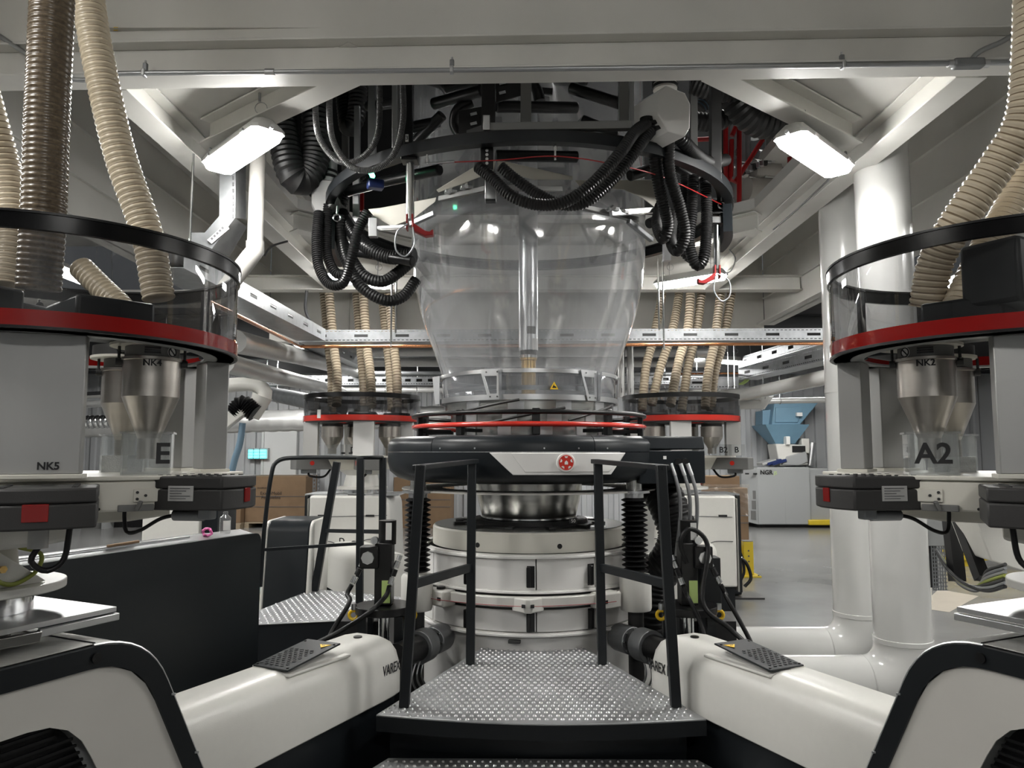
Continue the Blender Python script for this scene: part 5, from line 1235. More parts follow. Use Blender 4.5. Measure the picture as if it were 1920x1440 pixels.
p = at(1317,901,Yw); o = B().cyl(p+V(0,.2,0), p+V(0,.5,0), .08, 20).part('tape_roll', 'red_paint'); tag(o, 'red tape roll on the wrapped box', 'tape roll')
# recycling machine
Yn = atz(1480,990,0).y; nm = thing('recycling_machine', 'grey recycling machine with blue hopper at the far right', 'machine', V(at(1480,990,Yn).x,Yn,0))
def nb(px0, py0, px1, py1, dep, mt, name, yo=0.0, bev=.02, par=None):
    p, q = at(px0,py1,Yn+yo), at(px1,py0,Yn+yo); return B().lo((p.x,Yn+yo,p.z),(q.x,Yn+yo+dep,q.z)).part(name, mt, par or nm, bevel=bev)
nb(1422,876,1471,984,1.2,'side_grey','door_panel'); nb(1472,876,1518,984,1.2,'side_grey','door_panel'); nb(1519,878,1560,984,1.1,'side_grey','end_panel',.1)
g = B().prism([V(at(1399,980,Yn).x,Yn+.25,at(0,978,Yn).z),V(at(1422,980,Yn).x,Yn,at(0,984,Yn).z),V(at(1422,980,Yn).x,Yn+1.1,at(0,984,Yn).z),V(at(1399,980,Yn).x,Yn+1.1,at(0,978,Yn).z)], V(0,0,at(0,876,Yn).z-at(0,982,Yn).z)).part('corner_panel', 'side_grey', nm, bevel=.01)
for y in (920,939,958):
    p, q = at(1402,y+15,Yn+.2), at(1417,y,Yn+.03); B().prism([V(p.x,Yn+.20,p.z),V(q.x,Yn+.03,p.z),V(q.x,Yn+.03,q.z),V(p.x,Yn+.20,q.z)], V(-.01,-.012,0)).part('louvre', 'mid_grey', nm)
nb(1425,984,1560,993,1.0,'ink','base',.15,.0); nb(1517,975,1600,985,.3,'yellow','yellow_sill',-.05)
text('NGR', 'ink', at(1437,886,Yn-.012), (1,0,0), (0,0,1), .13, nm, bold=.004); text('JS', 'lime', at(1454,887,Yn-.012), (1,0,0), (0,0,1), .10, nm)
for px in (1398,1413): p = at(px,888,Yn+.1); B().box(p+V(0,-.1,0), (.07,.06,.03), 0.0).part('door_handle', 'ink', nm)
hp = B(); 
def q4(px0, px1, py, yo0, yo1): 
    a, c = at(px0,py,Yn+.5), at(px1,py,Yn+.5); return [V(a.x,Yn+yo0,a.z),V(c.x,Yn+yo0,c.z),V(c.x,Yn+yo1,c.z),V(a.x,Yn+yo1,a.z)]
r0, r1 = q4(1424,1505,797,.1,1.1), q4(1450,1486,832,.35,.8)
hp.add(r0+r1, [(0,1,5,4),(1,2,6,5),(2,3,7,6),(3,0,4,7),(4,5,6,7),(0,3,2,1)]).part('hopper_funnel', 'blue_machine', nm)
B().prism([at(1447,797,Yn+.3),at(1500,797,Yn+.3),at(1537,752,Yn+.3),at(1452,756,Yn+.3)], V(0,.8,0)).part('hopper_box', 'blue_machine', nm, bevel=.02)
B().prism([at(1430,796,Yn+.5),at(1447,796,Yn+.5),at(1447,768,Yn+.5),at(1430,770,Yn+.5)], V(0,.5,0)).part('hopper_side', 'blue_machine', nm)
B().prism([at(1454,792,Yn+.27),at(1496,792,Yn+.27),at(1508,762,Yn+.27),at(1454,764,Yn+.27)], V(0,.03,0)).part('hopper_door', 'blue_machine', nm, bevel=.01)
B().box(at(1498,777,Yn+.2), (.12,.1,.08), 0.0).part('door_catch', 'label_white', nm)
B().prism([at(1455,832,Yn+.2),at(1510,834,Yn+.2),at(1516,872,Yn+.2),at(1462,874,Yn+.2)], V(0,.6,0)).part('cutter_head', 'machine_white', nm, bevel=.03)
B().prism([at(1476,856,Yn+.15),at(1512,846,Yn+.15),at(1516,866,Yn+.15),at(1500,873,Yn+.15),at(1466,872,Yn+.15)], V(0,.3,0)).part('cutter_hood', 'side_grey', nm, bevel=.02)
nb(1486,836,1510,848,.2,'ink','hood_gap',.18,.0); nb(1504,822,1518,850,.3,'machine_white','motor',.3); nb(1516,836,1527,852,.3,'machine_white','motor',.4)
B().cyl(at(1518,873,Yn+.3), at(1524,830,Yn+.3), .06, 12).part('pipework', 'alu', nm); nb(1475,818,1482,834,.2,'label_white','sensor',.1)
o = nb(1440,832,1447,870,.1,'yellow','warning_post',1.2)
for k, px in enumerate((1427,1437,1446)):
    p = at(px,873,Yn+.1); o = B().bar(p+V(0,.1,.03), p+V(.33,.15,.02+.10), .28, .06).part('ring_binder', 'navy' if k else 'label_silver', bevel=.006)
    p2 = at(px,870-2*k,Yn); tag(o, ('grey ring binder lying leftmost on the grey machine','dark blue ring binder in the middle of the three on the grey machine','dark blue ring binder lying rightmost on the grey machine')[k], 'binder')
# wall things
Yd = 17.5
d = struct(B().lo((at(520,0,Yd).x,Yd,0),(at(578,0,Yd).x,Yd+.06,at(0,808,Yd).z)).part('door_1', 'door_white', bevel=.01))
B().lo((at(516,0,Yd).x,Yd-.02,0),(at(520,0,Yd).x,Yd+.06,at(0,804,Yd).z)).part('door_frame', 'door_white', d)
uv = thing('insect_lamp', 'wall mounted lamp glowing cyan near the door', 'lamp', at(481,850,17.4))
p, q = at(463,861,17.4), at(503,840,17.4); B().lo((p.x,17.4,p.z),(q.x,17.52,q.z)).part('case', 'side_grey', uv, bevel=.01)
for k in range(3):
    z = p.z+.05+.07*k; B().cyl((p.x+.04,17.385,z),(q.x-.04,17.385,z), .03, 12).part('tube', 'uv_tube', uv, label='glowing cyan tube')
for k in (.33,.62): B().lo((p.x+(q.x-p.x)*k-.008,17.35,p.z),(p.x+(q.x-p.x)*k+.008,17.37,q.z)).part('guard_bar', 'galv_dark', uv)
bn = thing('waste_bin', 'grey waste bin on the floor seen under the left station', 'bin', atz(178,992,0)); p = atz(178,990,0)
B().add([p+V(x,y,z) for x, y, z in ((-.2,-.15,0),(.2,-.15,0),(.2,.2,0),(-.2,.2,0),(-.26,-.2,.5),(.26,-.2,.5),(.26,.25,.5),(-.26,.25,.5))], [(0,1,2,3),(0,1,5,4),(1,2,6,5),(2,3,7,6),(3,0,4,7)]).part('bin_body', 'mid_grey', bn, solid=.02)
B().box(p+V(0,-.2,.4), (.2,.02,.05), 0.0).part('bin_handle', 'alu', bn)
bh = thing('work_bench', 'low grey bench with dark shelf along the far left wall', 'bench', atz(290,985,0)); p = atz(290,992,0)
B().lo((p.x-1.2,p.y,.55),(p.x+1.0,p.y+.6,.6)).part('bench_top', 'side_grey', bh)
B().lo((p.x-1.1,p.y+.4,0),(p.x+.95,p.y+.55,.55)).part('bench_back', 'ink', bh)
for x in (-1.15,-.1,.94): B().lo((p.x+x,p.y,0),(p.x+x+.06,p.y+.5,.55)).part('leg', 'side_grey', bh)
st_ = thing('white_stand', 'white machine foot standing behind the charcoal enclosure', 'machine foot', atz(320,1100,0))
p = at(320,1000,5.2); B().lo((p.x-.2,5.2,0),(p.x+.19,5.6,1.38)).part('stand_body', 'machine_white', st_, bevel=.01); B().lo((p.x+.19,5.25,.2),(p.x+.30,5.6,1.30)).part('stand_side', 'charcoal', st_)
B().lo((p.x-.24,5.3,1.16),(p.x-.2,5.5,1.22)).part('stand_knob', 'blue_hose', st_)
# dark strut channel up behind far left extruder
t = thing('strut_post', 'galvanised slotted strut post behind the far left carousel', 'post', at(600,960,9.6))
for px in (592,600): 
    a, c = at(px,790,9.6), at(px,970,9.6); B().perf(V(a.x-.02,9.6,0), V(1,0,0), V(0,0,1), [0,.012,.028,.04], [k*.025 for k in range(int(a.z/.025))], lambda i, j: i == 1 and j % 2 == 1).part('slotted_channel', 'galv_dark', t, solid=.004, smooth=False)
# ---------------------------------------------------------------- sizing cage above the bubble
cg = thing('sizing_cage', 'dark curved ring frame with arms and posts around the top of the bubble', 'cage', V(AX.x,AX.y,3.3))
RR = 1.45
B().lathe(AX, [(RR-.05,3.34),(RR+.01,3.34),(RR+.01,3.40),(RR-.05,3.40)], 96, loop=True).part('ring_rail', 'post_black', cg)
B().lathe(AX, [(RR-.10,3.40),(RR+.01,3.40),(RR+.01,3.408),(RR-.10,3.408)], 96, loop=True).part('ring_cap', 'black_plastic', cg)
def bar2(name, a, b_, w, h, m_, par=cg, bev=.003, up=(0,1,0)): return B().bar(a, b_, w, h, up=up).part(name, m_, par, bevel=bev)
bar2('cross_bar', at(915,240,4.0), at(1185,236,4.0), .045, .045, 'mid_grey')
bar2('cross_bar', at(700,315,4.5), at(915,240,4.0), .04, .04, 'dark_grey')
for px, y0, y1, Y, w, m_ in ((916,100,246,4.02,.075,'black_plastic'),(986,100,246,4.05,.06,'mid_grey'),(1169,100,236,4.15,.055,'mid_grey'),(1184,100,236,4.2,.03,'side_grey'),(1341,120,338,4.6,.065,'dark_grey'),
    (740,100,300,4.35,.03,'alu'),(746,100,300,4.4,.02,'mid_grey'),(766,100,300,4.3,.05,'black_plastic'),(698,100,310,4.9,.05,'alu'),(670,200,330,5.1,.04,'alu'),(1300,100,300,5.0,.05,'mid_grey'),(668,330,460,5.2,.045,'alu'),(648,150,420,5.6,.05,'mid_grey')):
    bar2('post', at(px,y0,Y), at(px,y1,Y), w, w, m_)
pn_ = bar2('number_plate', at(763,252,4.24), at(763,266,4.24), .018, .004, 'label_white', bev=0)
text('3', 'ink', at(763,259,4.235), (1,0,0), (0,0,1), .035, cg)
# slotted plates
for x0, x1, y0, y1, hs in ((860,903,200,262,((888,214),(888,232))),(930,978,142,192,((942,156),(942,174)))):
    o = B().prism([at(x0,y1,4.06),at(x1,y1-14,4.06),at(x1,y0,4.06),at(x0,y0+8,4.06)], V(0,.01,0)).part('slot_plate', 'black_plastic', cg)
    for px, py in hs: bar2('slot', at(px-6,py+1,4.052), at(px+6,py-2,4.052), .016, .003, 'galvanised', o, 0)
bar2('clip_plate', at(912,216,3.97), at(912,244,3.97), .04, .012, 'alu')
# black arms carrying rollers
def arm(p, q, r=.035): 
    o = B().cyl(p, q, r, 16).part('roller_arm', 'black_plastic', cg, bevel=.008); return o
for a, b_ in (((812,195,4.35),(905,170,4.15)),((930,200,4.2),(1082,202,4.4)),((1070,165,4.35),(1165,195,4.2)),((930,292,4.35),(1083,294,4.45)),((765,240,4.5),(825,228,4.5)),((700,345,4.9),(825,318,4.5)),((835,165,4.4),(900,150,4.3)),((1180,330,4.5),(1235,312,4.6)),((655,470,5.1),(775,490,4.85)),((690,200,5.0),(760,190,4.7)),((770,275,4.6),(830,215,4.45)),((1090,225,4.6),(1160,250,4.6)),((650,360,5.2),(760,330,4.8)),((870,170,4.6),(960,160,4.6)),((1240,300,5.0),(1320,340,5.1)),((1040,150,4.7),(1100,150,4.6)),((1215,420,5.0),(1260,400,5.1))):
    arm(at(*a), at(*b_))
B().tube(spline([at(868,260,4.3),at(852,235,4.3),at(858,205,4.25),at(885,192,4.25)], .02), .03, 12).part('curved_arm', 'black_plastic', cg)
B().tube(spline([at(985,150,4.4),at(1005,165,4.4),at(1012,190,4.4)], .02), .035, 12).part('curved_arm', 'black_plastic', cg)
B().tube(spline([at(800,150,4.6),at(830,160,4.5),at(845,180,4.5)], .02), .03, 12).part('curved_arm', 'black_plastic', cg)
bar2('light_bracket', at(1010,170,4.5), at(1036,172,4.5), .04, .02, 'black_plastic')
# pale guide plates and aluminium profiles
def plate(pts, d=V(0,.012,.004)): return B().prism([at(*p) for p in pts], d).part('guide_plate', 'sail_white', cg, bevel=.003, label='pale guide plate')
plate([(818,356,4.42),(900,306,4.12),(930,300,4.1),(925,322,4.1),(870,344,4.28),(822,361,4.42)])
plate([(932,302,4.1),(945,302,4.1),(1074,331,4.42),(1074,337,4.42),(1000,337,4.3),(935,320,4.1)])
plate([(690,392,4.75),(712,390,4.7),(818,370,4.52),(816,378,4.5),(775,410,4.6),(735,425,4.7),(700,405,4.75)])
plate([(1078,338,4.48),(1224,337,4.7),(1232,350,4.75),(1232,392,4.8),(1205,372,4.7),(1170,356,4.6),(1085,348,4.48)])
bar2('profile', at(920,330,4.06), at(920,376,4.06), .062, .06, 'alu'); bar2('profile_end', at(920,376,4.06), at(920,379,4.06), .058, .056, 'ink')
bar2('profile', at(825,373,4.4), at(912,354,4.1), .03, .03, 'mid_grey', up=(0,0,1)); bar2('profile', at(930,352,4.1), at(1052,355,4.4), .03, .03, 'mid_grey', up=(0,0,1))
bar2('profile', at(700,410,4.7), at(700,445,4.7), .055, .05, 'alu'); bar2('profile', at(710,428,4.7), at(762,425,4.5), .04, .02, 'alu', up=(0,0,1))
bar2('profile', at(1090,388,4.4), at(1195,412,4.75), .035, .03, 'mid_grey', up=(0,0,1)); bar2('profile', at(1145,400,4.5), at(1232,394,4.7), .03, .035, 'alu', up=(0,0,1))
bar2('profile', at(1178,415,4.6), at(1222,450,4.8), .03, .03, 'galv_dark', up=(0,0,1)); bar2('profile', at(1250,450,5.0), at(1250,490,5.0), .05, .05, 'alu')
bar2('profile', at(770,420,4.55), at(815,400,4.45), .03, .03, 'galv_dark', up=(0,0,1))
for px, py, Y in ((845,360,4.3),(875,352,4.2),(1150,393,4.5),(1168,398,4.55)):
    p = at(px,py,Y); B().cyl(p+V(0,-.03,.0), p+V(0,.03,.03), .012, 10).part('clamp_screw', 'bright_steel', cg)
    B().box(p, (.07,.04,.02), .3).part('clamp_block', 'alu', cg, bevel=.003)
for k, (px, py) in enumerate(((913,283),(913,291),(913,299),(913,307))): 
    p = at(px,py,4.02); B().cyl(p, p+V(0,-.008,0), .009, 10).part('bolt', 'bright_steel', cg)
bar2('hanger_plate', at(913,272,4.05), at(913,318,4.05), .07, .02, 'black_plastic')
# sensor with green light
p = at(697,327,4.55); B().cyl(p+V(0,-.03,0), p+V(0,.03,0), .016, 14).part('green_light', 'lens_green', cg, label='small glowing green light')
B().box(at(704,346,4.55), (.10,.07,.06), .4).part('sensor', 'navy', cg, bevel=.01)
# curved guard of the ring at the left
B().lathe(AX, [(RR-.06,3.05),(RR,3.05),(RR,3.32),(RR-.06,3.32)], 10, A0-RD(97), A0-RD(76), True).part('ring_guard', 'charcoal', cg)
B().lathe(AX, [(RR-.06,3.13),(RR,3.13),(RR,3.32),(RR-.06,3.32)], 10, A0+RD(70), A0+RD(92), True).part('ring_guard', 'charcoal', cg)
B().prism([at(1330,402,5.1),at(1352,405,5.1),at(1376,378,5.1),at(1376,370,5.1),at(1330,372,5.1)], V(0,.02,0)).part('corner_plate', 'black_plastic', cg)
for px, py in ((1353,402),(1372,375),(1358,392)): p = at(px,py,5.08); B().cyl(p, p+V(0,.02,0), .014, 10).part('bolt', 'bright_steel', cg)
for px, py, Y in ((632,408,4.95),(1354,385,5.0)):
    p = at(px,py,Y); B().tube([p+V(.024*math.cos(2*PI*k/14),0,.024*math.sin(2*PI*k/14)) for k in range(14)], .007, 8, closed=True).part('eye_bolt', 'bright_steel', cg)
    B().cyl(p+V(0,0,.025), p+V(0,0,.08), .008, 8).part('eye_shank', 'bright_steel', cg)
for px, y0, y1 in ((1041,266,300),(801,290,308)):
    B().tube([at(px,y0,3.98), at(px,(y0+y1)/2,3.98), at(px,y1,3.98)], .006, 8).part('turnbuckle', 'bright_steel', cg); B().cyl(at(px,y0+8,3.98), at(px,y0+16,3.98), .011, 8).part('turnbuckle_nut', 'bright_steel', cg)
B().tube([at(802,307,3.98), at(852,303,3.98)], .006, 8).part('turnbuckle', 'bright_steel', cg)
o = cable('red_wire', [at(852,304,3.97), at(940,300,3.97), at(1041,293,3.97), at(1150,308,4.0), at(1250,335,4.3), at(1352,383,4.95)], .0035, 'red_paint', 'thin red safety wire strung round the front of the ring frame', 'wire')
# height probes with red brackets
def probe(px, y0, y1, Y, r, label, mir=1):
    t = thing('height_probe', label, 'probe', at(px,y1,Y))
    B().cyl(at(px,y0,Y), at(px,y1,Y), r, 16).part('rod', 'bright_steel', t)
    B().box(at(px,y0,Y)+V(0,0,.01), (r*4,r*4,.05), 0.0).part('rod_holder', 'black_plastic', t, bevel=.004)
    c = at(px,y1+4,Y)
    for s in (-.016,.016): B().box(c+V(s,0,-.005), (.008,.05,.09), 0.0).part('red_fork', 'red_paint', t)
    B().prism([c+V(mir*x,-.03,z) for x, z in ((.016,-.055),(.09,-.09),(.135,-.085),(.135,-.05),(.115,-.065),(.09,-.06),(.016,-.01))], V(0,.05,0)).part('red_foot', 'red_paint', t, bevel=.003)
    cable('wire_loop', [c+V(-.01,-.03,-.02), c+V(-mir*.07,-.03,-.07), c+V(-mir*.075,-.03,-.17), c+V(-mir*.02,-.03,-.21), c+V(mir*.03,-.03,-.14), c+V(mir*.02,-.03,-.04)], .005, 'galvanised', parent=t)
probe(769, 300, 412, 4.2, .024, 'steel rod with red bracket hanging left of the bubble')
probe(1344, 418, 505, 5.0, .022, 'steel rod with red bracket hanging right of the bubble', -1)
# white distribution boxes
def manifold(outline, Y, depth, label, neck, m_='machine_white'):
    c = at(*outline[0], Y); t = thing('air_manifold', label, 'manifold', c)
    F = [at(x,y,Y) for x, y in outline]; cen = sum(F, V(0,0,0))/len(F)
    b = B(); n = len(F); mid = [cen+(p-cen)*1.0+V(0,depth*.4,0) for p in F]; bk = [cen+(p-cen)*.75+V(0,depth,0) for p in F]; fr = [cen+(p-cen)*.86+V(0,-.03,0) for p in F]
    b.add(fr+F+mid+bk, [tuple(range(n))]+[(k*n+i,k*n+(i+1)%n,(k+1)*n+(i+1)%n,(k+1)*n+i) for k in range(3) for i in range(n)]+[tuple(range(3*n,4*n))])
    b.part('casing', m_, t, smooth=False)
    (nx, ny0, ny1, r) = neck
    B().cyl(at(nx,ny0,Y+depth*.45), at(nx,ny1,Y+depth*.45), r, 24).part('neck', 'side_grey' if m_ != 'machine_white' else 'machine_white', t)
    for k in (.45, .75): q = at(nx,ny0+(ny1-ny0)*(1-k)*.6,Y+depth*.45); B().cyl(q, q+V(0,0,.018), r+.006, 24).part('hose_clamp', 'black_plastic', t)
    return t
mf = thing('air_manifold', 'faceted white manifold box feeding black hoses at the top right', 'manifold', at(1265,255,4.0))
fp = [at(x,y,4.0) for x, y in ((1234,172),(1249,160),(1285,174),(1295,195),(1294,240),(1285,256),(1254,246),(1234,214))]
B().prism(fp, V(-.11,.17,-.006)).part('casing', 'gloss_white', mf, bevel=.006)
B().cyl(at(1247,170,4.1), at(1247,100,4.1), .068, 24).part('neck', 'panel_white', mf)
for py in (158,166): q = at(1247,py,4.1); B().cyl(q, q+V(0,0,.014), .075, 24).part('hose_clamp', 'black_plastic', mf)
for px, py in ((1213,232),(1226,240),(1236,250),(1258,255),(1274,258)): q = at(px,py,4.07); B().cyl(q+V(0,0,.01), q+V(0,0,.03), .041, 18).part('hose_clamp', 'black_plastic', mf)
manifold([(583,348),(598,336),(628,338),(634,360),(630,385),(612,402),(592,404),(584,385)], 5.0, .2, 'grey white manifold box feeding black hoses at the left', (612,345,290,.075), 'mid_grey')
# ---------------------------------------------------------------- hoses of the cage
BH = ['black_hose','black_groove']
def bh(P, r, lab, pitch=.016, amp=.005): hose('black_hose', [at(*p) for p in P], r, BH, lab, pitch=pitch, amp=amp, n=14, sub=2)
bh([(895,312,3.98),(920,332,3.95),(960,368,3.9),(1010,384,3.88),(1060,378,3.86),(1110,345,3.86),(1160,290,3.9),(1190,248,3.98),(1212,232,4.05)], .034, 'black ribbed hose sagging lowest across the front of the bubble')
bh([(938,312,4.05),(965,335,4.05),(1010,365,4.05),(1055,384,4.02),(1100,378,4.0),(1150,335,4.0),(1190,285,4.02),(1212,255,4.06),(1225,240,4.08)], .034, 'second black ribbed hose sagging behind the lowest one')
bh([(1234,248,4.15),(1228,300,4.2),(1240,370,4.3),(1252,420,4.4),(1243,447,4.45),(1232,420,4.55),(1238,385,4.7)], .036, 'black ribbed hose loop hanging leftmost below the white manifold')
bh([(1255,254,4.15),(1255,320,4.2),(1275,390,4.3),(1284,440,4.35),(1270,470,4.4),(1258,450,4.5),(1262,400,4.6)], .036, 'black ribbed hose loop hanging next to the leftmost under the white manifold')
bh([(1270,255,4.15),(1285,270,4.2),(1305,290,4.35),(1330,305,4.6),(1360,300,4.9)], .042, 'short fat black hose leaving the white manifold to the right')
bh([(1300,330,4.75),(1297,400,4.75),(1292,450,4.75),(1300,488,4.75),(1312,497,4.75),(1322,470,4.75),(1325,400,4.78),(1322,335,4.8)], .038, 'black hose loop hanging lowest on the right')
bh([(1285,330,4.9),(1280,400,4.9),(1270,440,4.9),(1285,475,4.9),(1305,490,4.95)], .036, 'black hose hanging behind the lowest right loop')
bh([(598,398,4.95),(594,450,4.9),(598,500,4.85),(618,532,4.8),(645,528,4.75),(660,480,4.7),(672,430,4.7),(690,398,4.7)], .036, 'black ribbed hose loop hanging lowest left of the bubble')
bh([(613,384,5.0),(612,440,4.98),(614,480,4.95),(630,512,4.92),(652,515,4.9)], .036, 'black ribbed hose beside the lowest left loop')
bh([(636,405,5.1),(640,450,5.1),(650,490,5.05),(675,535,5.0),(720,563,5.0),(755,556,5.05),(780,525,5.1)], .040, 'black hose swinging under the back left lamp', pitch=.02, amp=.003)
bh([(628,425,5.15),(650,470,5.1),(680,515,5.05),(715,528,5.05),(745,512,5.1),(780,482,5.15)], .042, 'black hose above the one swinging under the lamp', pitch=.02, amp=.003)
bh([(640,400,5.2),(665,440,5.1),(690,465,5.0),(730,482,4.95),(778,478,4.9)], .05, 'thick black hose behind the left red bracket', pitch=.02, amp=.003)
bh([(640,385,5.3),(655,350,5.3),(680,325,5.3)], .04, 'short black hose above the left manifold box')
# fat black ducts by the opening
hose('air_duct_hose', [at(*p) for p in ((508,80,4.9),(520,160,4.9),(530,240,4.9),(545,320,4.9),(568,338,4.95),(590,300,5.0),(594,220,5.0),(592,120,5.0))], .105, ['black_rubber','black_groove'], 'fat black flexible duct bent in a U at the left of the opening', pitch=.035, amp=.009, n=22, sub=2)
hose('air_duct_hose', [at(*p) for p in ((640,90,5.4),(645,160,5.4),(650,215,5.35),(655,240,5.3),(668,215,5.3),(672,150,5.3),(668,80,5.3))], .07, ['black_rubber','black_groove'], 'fat black flexible duct hanging between the grey conduits', pitch=.03, amp=.006, n=20, sub=2)
hose('air_duct_hose', [at(*p) for p in ((1300,150,4.9),(1350,165,4.9),(1400,160,4.9),(1440,130,4.9))], .095, ['black_rubber','black_groove'], 'fat black duct along the top right of the opening', pitch=.03, amp=.008, n=22, sub=2)
hose('air_duct_hose', [at(*p) for p in ((1365,140,5.0),(1385,190,5.0),(1420,225,5.05),(1470,225,5.1),(1500,190,5.1))], .12, ['black_rubber','black_groove'], 'fat black duct bowing behind the right front lamp', pitch=.04, amp=.01, n=22, sub=2)
hose('air_duct_hose', [at(*p) for p in ((1285,225,5.3),(1340,228,5.3),(1390,205,5.3))], .07, ['black_rubber','black_groove'], 'black duct leading right behind the white manifold', pitch=.03, amp=.006, n=18, sub=2)
hose('air_duct_hose', [at(*p) for p in ((1310,205,5.8),(1330,185,5.8),(1345,200,5.8),(1350,240,5.8))], .06, ['blue_hose','dark_grey'], 'faded green duct curving behind the right post', pitch=.03, amp=.006, n=18, sub=2)
for k, (P, lab) in enumerate(((((596,90,4.2),(593,150,4.2),(592,220,4.2),(602,265,4.2),(635,302,4.2),(675,298,4.2),(705,262,4.2),(712,200,4.2),(709,90,4.2)),'inner grey steel conduit loop at the left of the cage'),
    (((622,90,4.1),(619,150,4.1),(618,220,4.1),(627,270,4.1),(658,312,4.1),(700,318,4.1),(738,290,4.1),(755,230,4.1),(755,160,4.1),(750,90,4.1)),'outer grey steel conduit loop at the left of the cage'))):
    hose('conduit_hose', [at(*p) for p in P], .0185, ['grey_conduit','dark_grey'], lab, pitch=.009, amp=.0025, n=12, sub=2)
# red pipework and equipment glimpsed through the opening on the right
rp = thing('red_pipework', 'bright red pipe frame glimpsed through the opening on the right', 'pipework', at(1390,300,6.6))
for P in (((1360,120,6.6),(1361,330,6.6),(1366,342,6.6),(1370,330,6.6),(1372,262,6.6)),((1372,255,6.6),(1384,228,6.6),(1386,225,6.6),(1386,400,6.6)),((1368,335,6.7),(1378,342,6.7),(1430,262,6.7)),((1300,262,6.7),(1340,260,6.7)),((1478,170,6.9),(1481,320,6.9)),((1290,420,6.7),(1392,400,6.7))):
    B().tube([at(*p) for p in P], .022, 10).part('red_tube', 'red_paint', rp)
o = B().bar(at(622,405,6.2), at(676,330,6.2), .05, .05) 
o = bar2('red_bar', at(676,355,5.6), at(676,396,5.6), .05, .03, 'red_paint', cg)
eq = thing('upper_equipment', 'silver pipes and valves glimpsed through the opening on the right', 'equipment', at(1430,320,7.2))
for px, y0, y1, r, m_ in ((1352,240,330,.05,'bright_steel'),(1365,215,300,.06,'alu'),(1398,240,330,.05,'alu'),(1415,180,260,.05,'galvanised'),(1440,180,370,.03,'alu'),(1448,260,360,.07,'mid_grey'),(1465,220,340,.06,'galv_dark'),(1375,300,390,.03,'alu')):
    B().cyl(at(px,y0,7.2), at(px,y1,7.2), r, 16).part('upright_pipe', m_, eq)
for px, py, r, m_ in ((1412,318,.10,'panel_white'),(1400,355,.12,'panel_white'),(1430,330,.05,'bright_steel'),(1385,310,.04,'bright_steel'),(1420,290,.05,'alu')):
    p = at(px,py,7.1); B().cyl(p, p+V(.25,.05,0), r, 16).part('valve_drum', m_, eq)
for k in range(10):
    p = at(1385+7*k, 285+((k*37) % 40), 7.0); B().box(p, (.05,.05,.06), .2*k).part('valve_block', ('alu','dark_grey','galvanised')[k % 3], eq, bevel=.006)
# strut, white rain pipe and tray elbow at the left corner of the opening
dp = thing('white_pipe', 'white drain pipe going down beside the galvanised tray elbow', 'pipe', at(478,470,4.9))
q = at(478,470,4.9); B().cyl(q+V(0,0,-.02), V(q.x,q.y,3.72), .052, 24).part('down_pipe', 'panel_white', dp)
B().tube([q+V(0,0,.06), q, q.lerp(at(440,520,4.9),.25), at(440,520,4.9), at(415,552,4.9), at(415,552,4.9)+V(-.12,0,-.03), V(-10.95,4.9,at(415,552,4.9).z-.03)], .06, 24).part('elbow', 'panel_white', dp)
te = thing('tray_elbow', 'galvanised cable tray elbow with a printed sticker at the left of the opening', 'cable tray', at(430,420,4.8))
ztop = at(412,310,4.8).z
B().prism([at(412,300,4.8),at(442,300,4.8),at(441,408,4.8),at(396,468,4.8),at(360,468,4.8),at(358,436,4.8),at(384,436,4.8),at(411,405,4.8)], V(0,.01,0)).part('tray_face', 'galv_dark', te)
B().prism([at(442,300,4.8),at(460,300,4.95),at(460,410,4.95),at(441,408,4.8)], V(0,.01,0)).part('tray_inside', 'galv_dark', te)
B().prism([at(441,408,4.8),at(462,425,5.0),at(430,480,5.0),at(396,468,4.8)], V(0,.01,0)).part('tray_flank', 'galv_dark', te)
B().prism([at(389,450,4.79),at(424,419,4.79),at(430,429,4.79),at(397,457,4.79)], V(0,-.003,0)).part('sticker', 'label_white', te)
for k in range(5): B().bar(at(396+5*k,449-5*k,4.786), at(399+5*k,446-5*k,4.786), .003, .016, up=(1,0,1)).part('print_line', 'ink_grey', te)
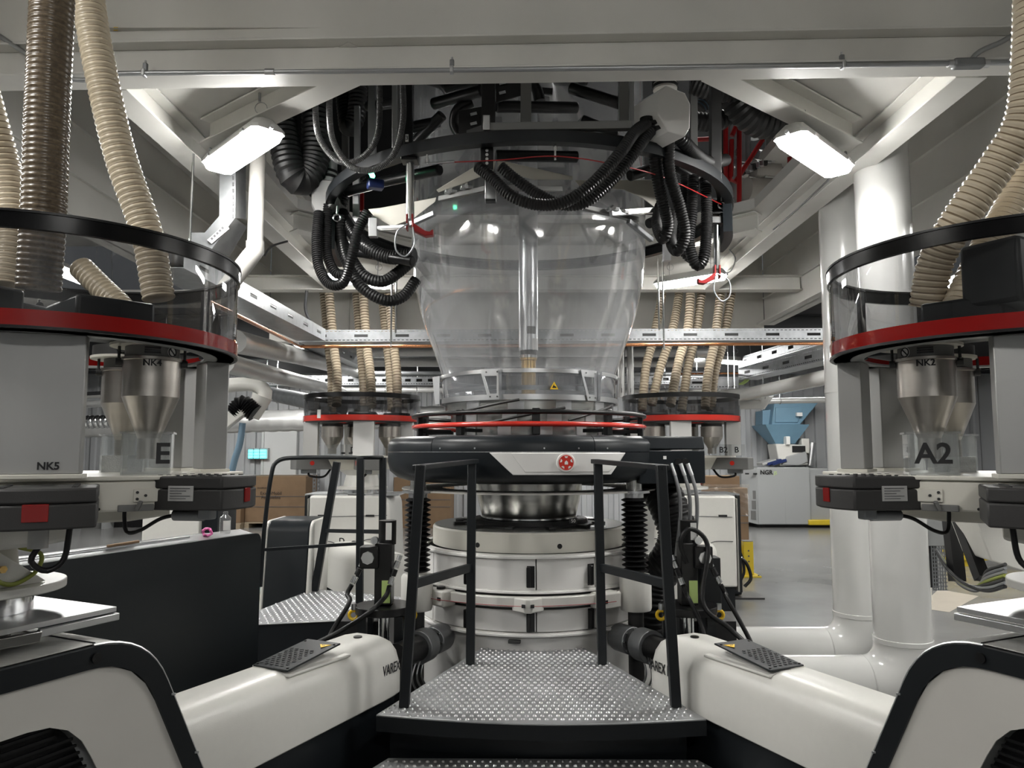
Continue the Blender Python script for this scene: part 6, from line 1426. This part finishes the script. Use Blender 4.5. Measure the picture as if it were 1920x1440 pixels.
for k in range(7): B().bar(at(437,330+12*k,4.796), at(437,337+12*k,4.796), .010, .004, up=(0,1,0)).part('tray_slot', 'ink_grey', te)
q = at(355,480,4.6); o = B().cyl(V(q.x,q.y,3.54), q, .008, 8).part('hanger_rod', 'bright_steel'); tag(o, 'threaded rod hanging over the left drum from the beam', 'rod')
# stray leads on the white steel
cable('ceiling_lead', [at(1590,300,4.5),at(1545,345,4.9),at(1495,392,5.6),at(1450,430,6.3)], .006, 'ink_grey', 'thin lead clipped along the right beam flange')
cable('ceiling_lead', [at(1345,455,6.5),at(1360,430,6.5),at(1385,418,6.5),at(1420,412,6.5)], .010, 'conduit_grey', 'thin lead curving over the white steel right of the cage')
cable('ceiling_lead', [at(575,545,8.6),at(573,580,8.6),at(585,608,8.5),at(605,620,8.3)], .018, 'ink_grey', 'dark cable drooping from the back beam at the left')
cable('ceiling_lead', [at(495,480,6.5),at(510,462,6.5),at(540,452,6.5)], .010, 'ink_grey', 'thin lead on the white steel left of the hose loops')

q = at(217,54,3.64); o = B().box(q, (.022,.004,.018), 0.0).part('yellow_tag', 'yellow_sign', bevel=.001); tag(o, 'tiny yellow tag stuck on the girder above the cross beam', 'tag')
for m, px0, px1, lab in ((-1,640,715,'black perforated guard grille left of the lower step'),(1,1312,1372,'black perforated guard grille right of the lower step')):
    a, c = atz(px0,1438,.12), atz(px1,1392,.12)
    g = thing('guard_grille', lab, 'grille', V(a.x,a.y,0)); d = c-a; L_ = V(d.x,d.y,0).length; n = 24
    us = [L_*k/n for k in range(n+1)]; vs_ = [0.0]
    for k in range(9): vs_ += [.012+k*.026, .026+k*.026]
    B().perf(V(a.x,a.y,.02), V(d.x,d.y,0), V(0,0,1), us, vs_, lambda i, j: i % 2 == 1 and j % 2 == 1).part('grille_plate', 'dark_grey', g, solid=.003, smooth=False)
    B().bar(V(a.x,a.y,.27), V(c.x,c.y,.27), .02, .02).part('grille_frame', 'post_black', g)
    B().bar(V(a.x,a.y,.01), V(c.x,c.y,.01), .02, .02).part('grille_frame', 'post_black', g)
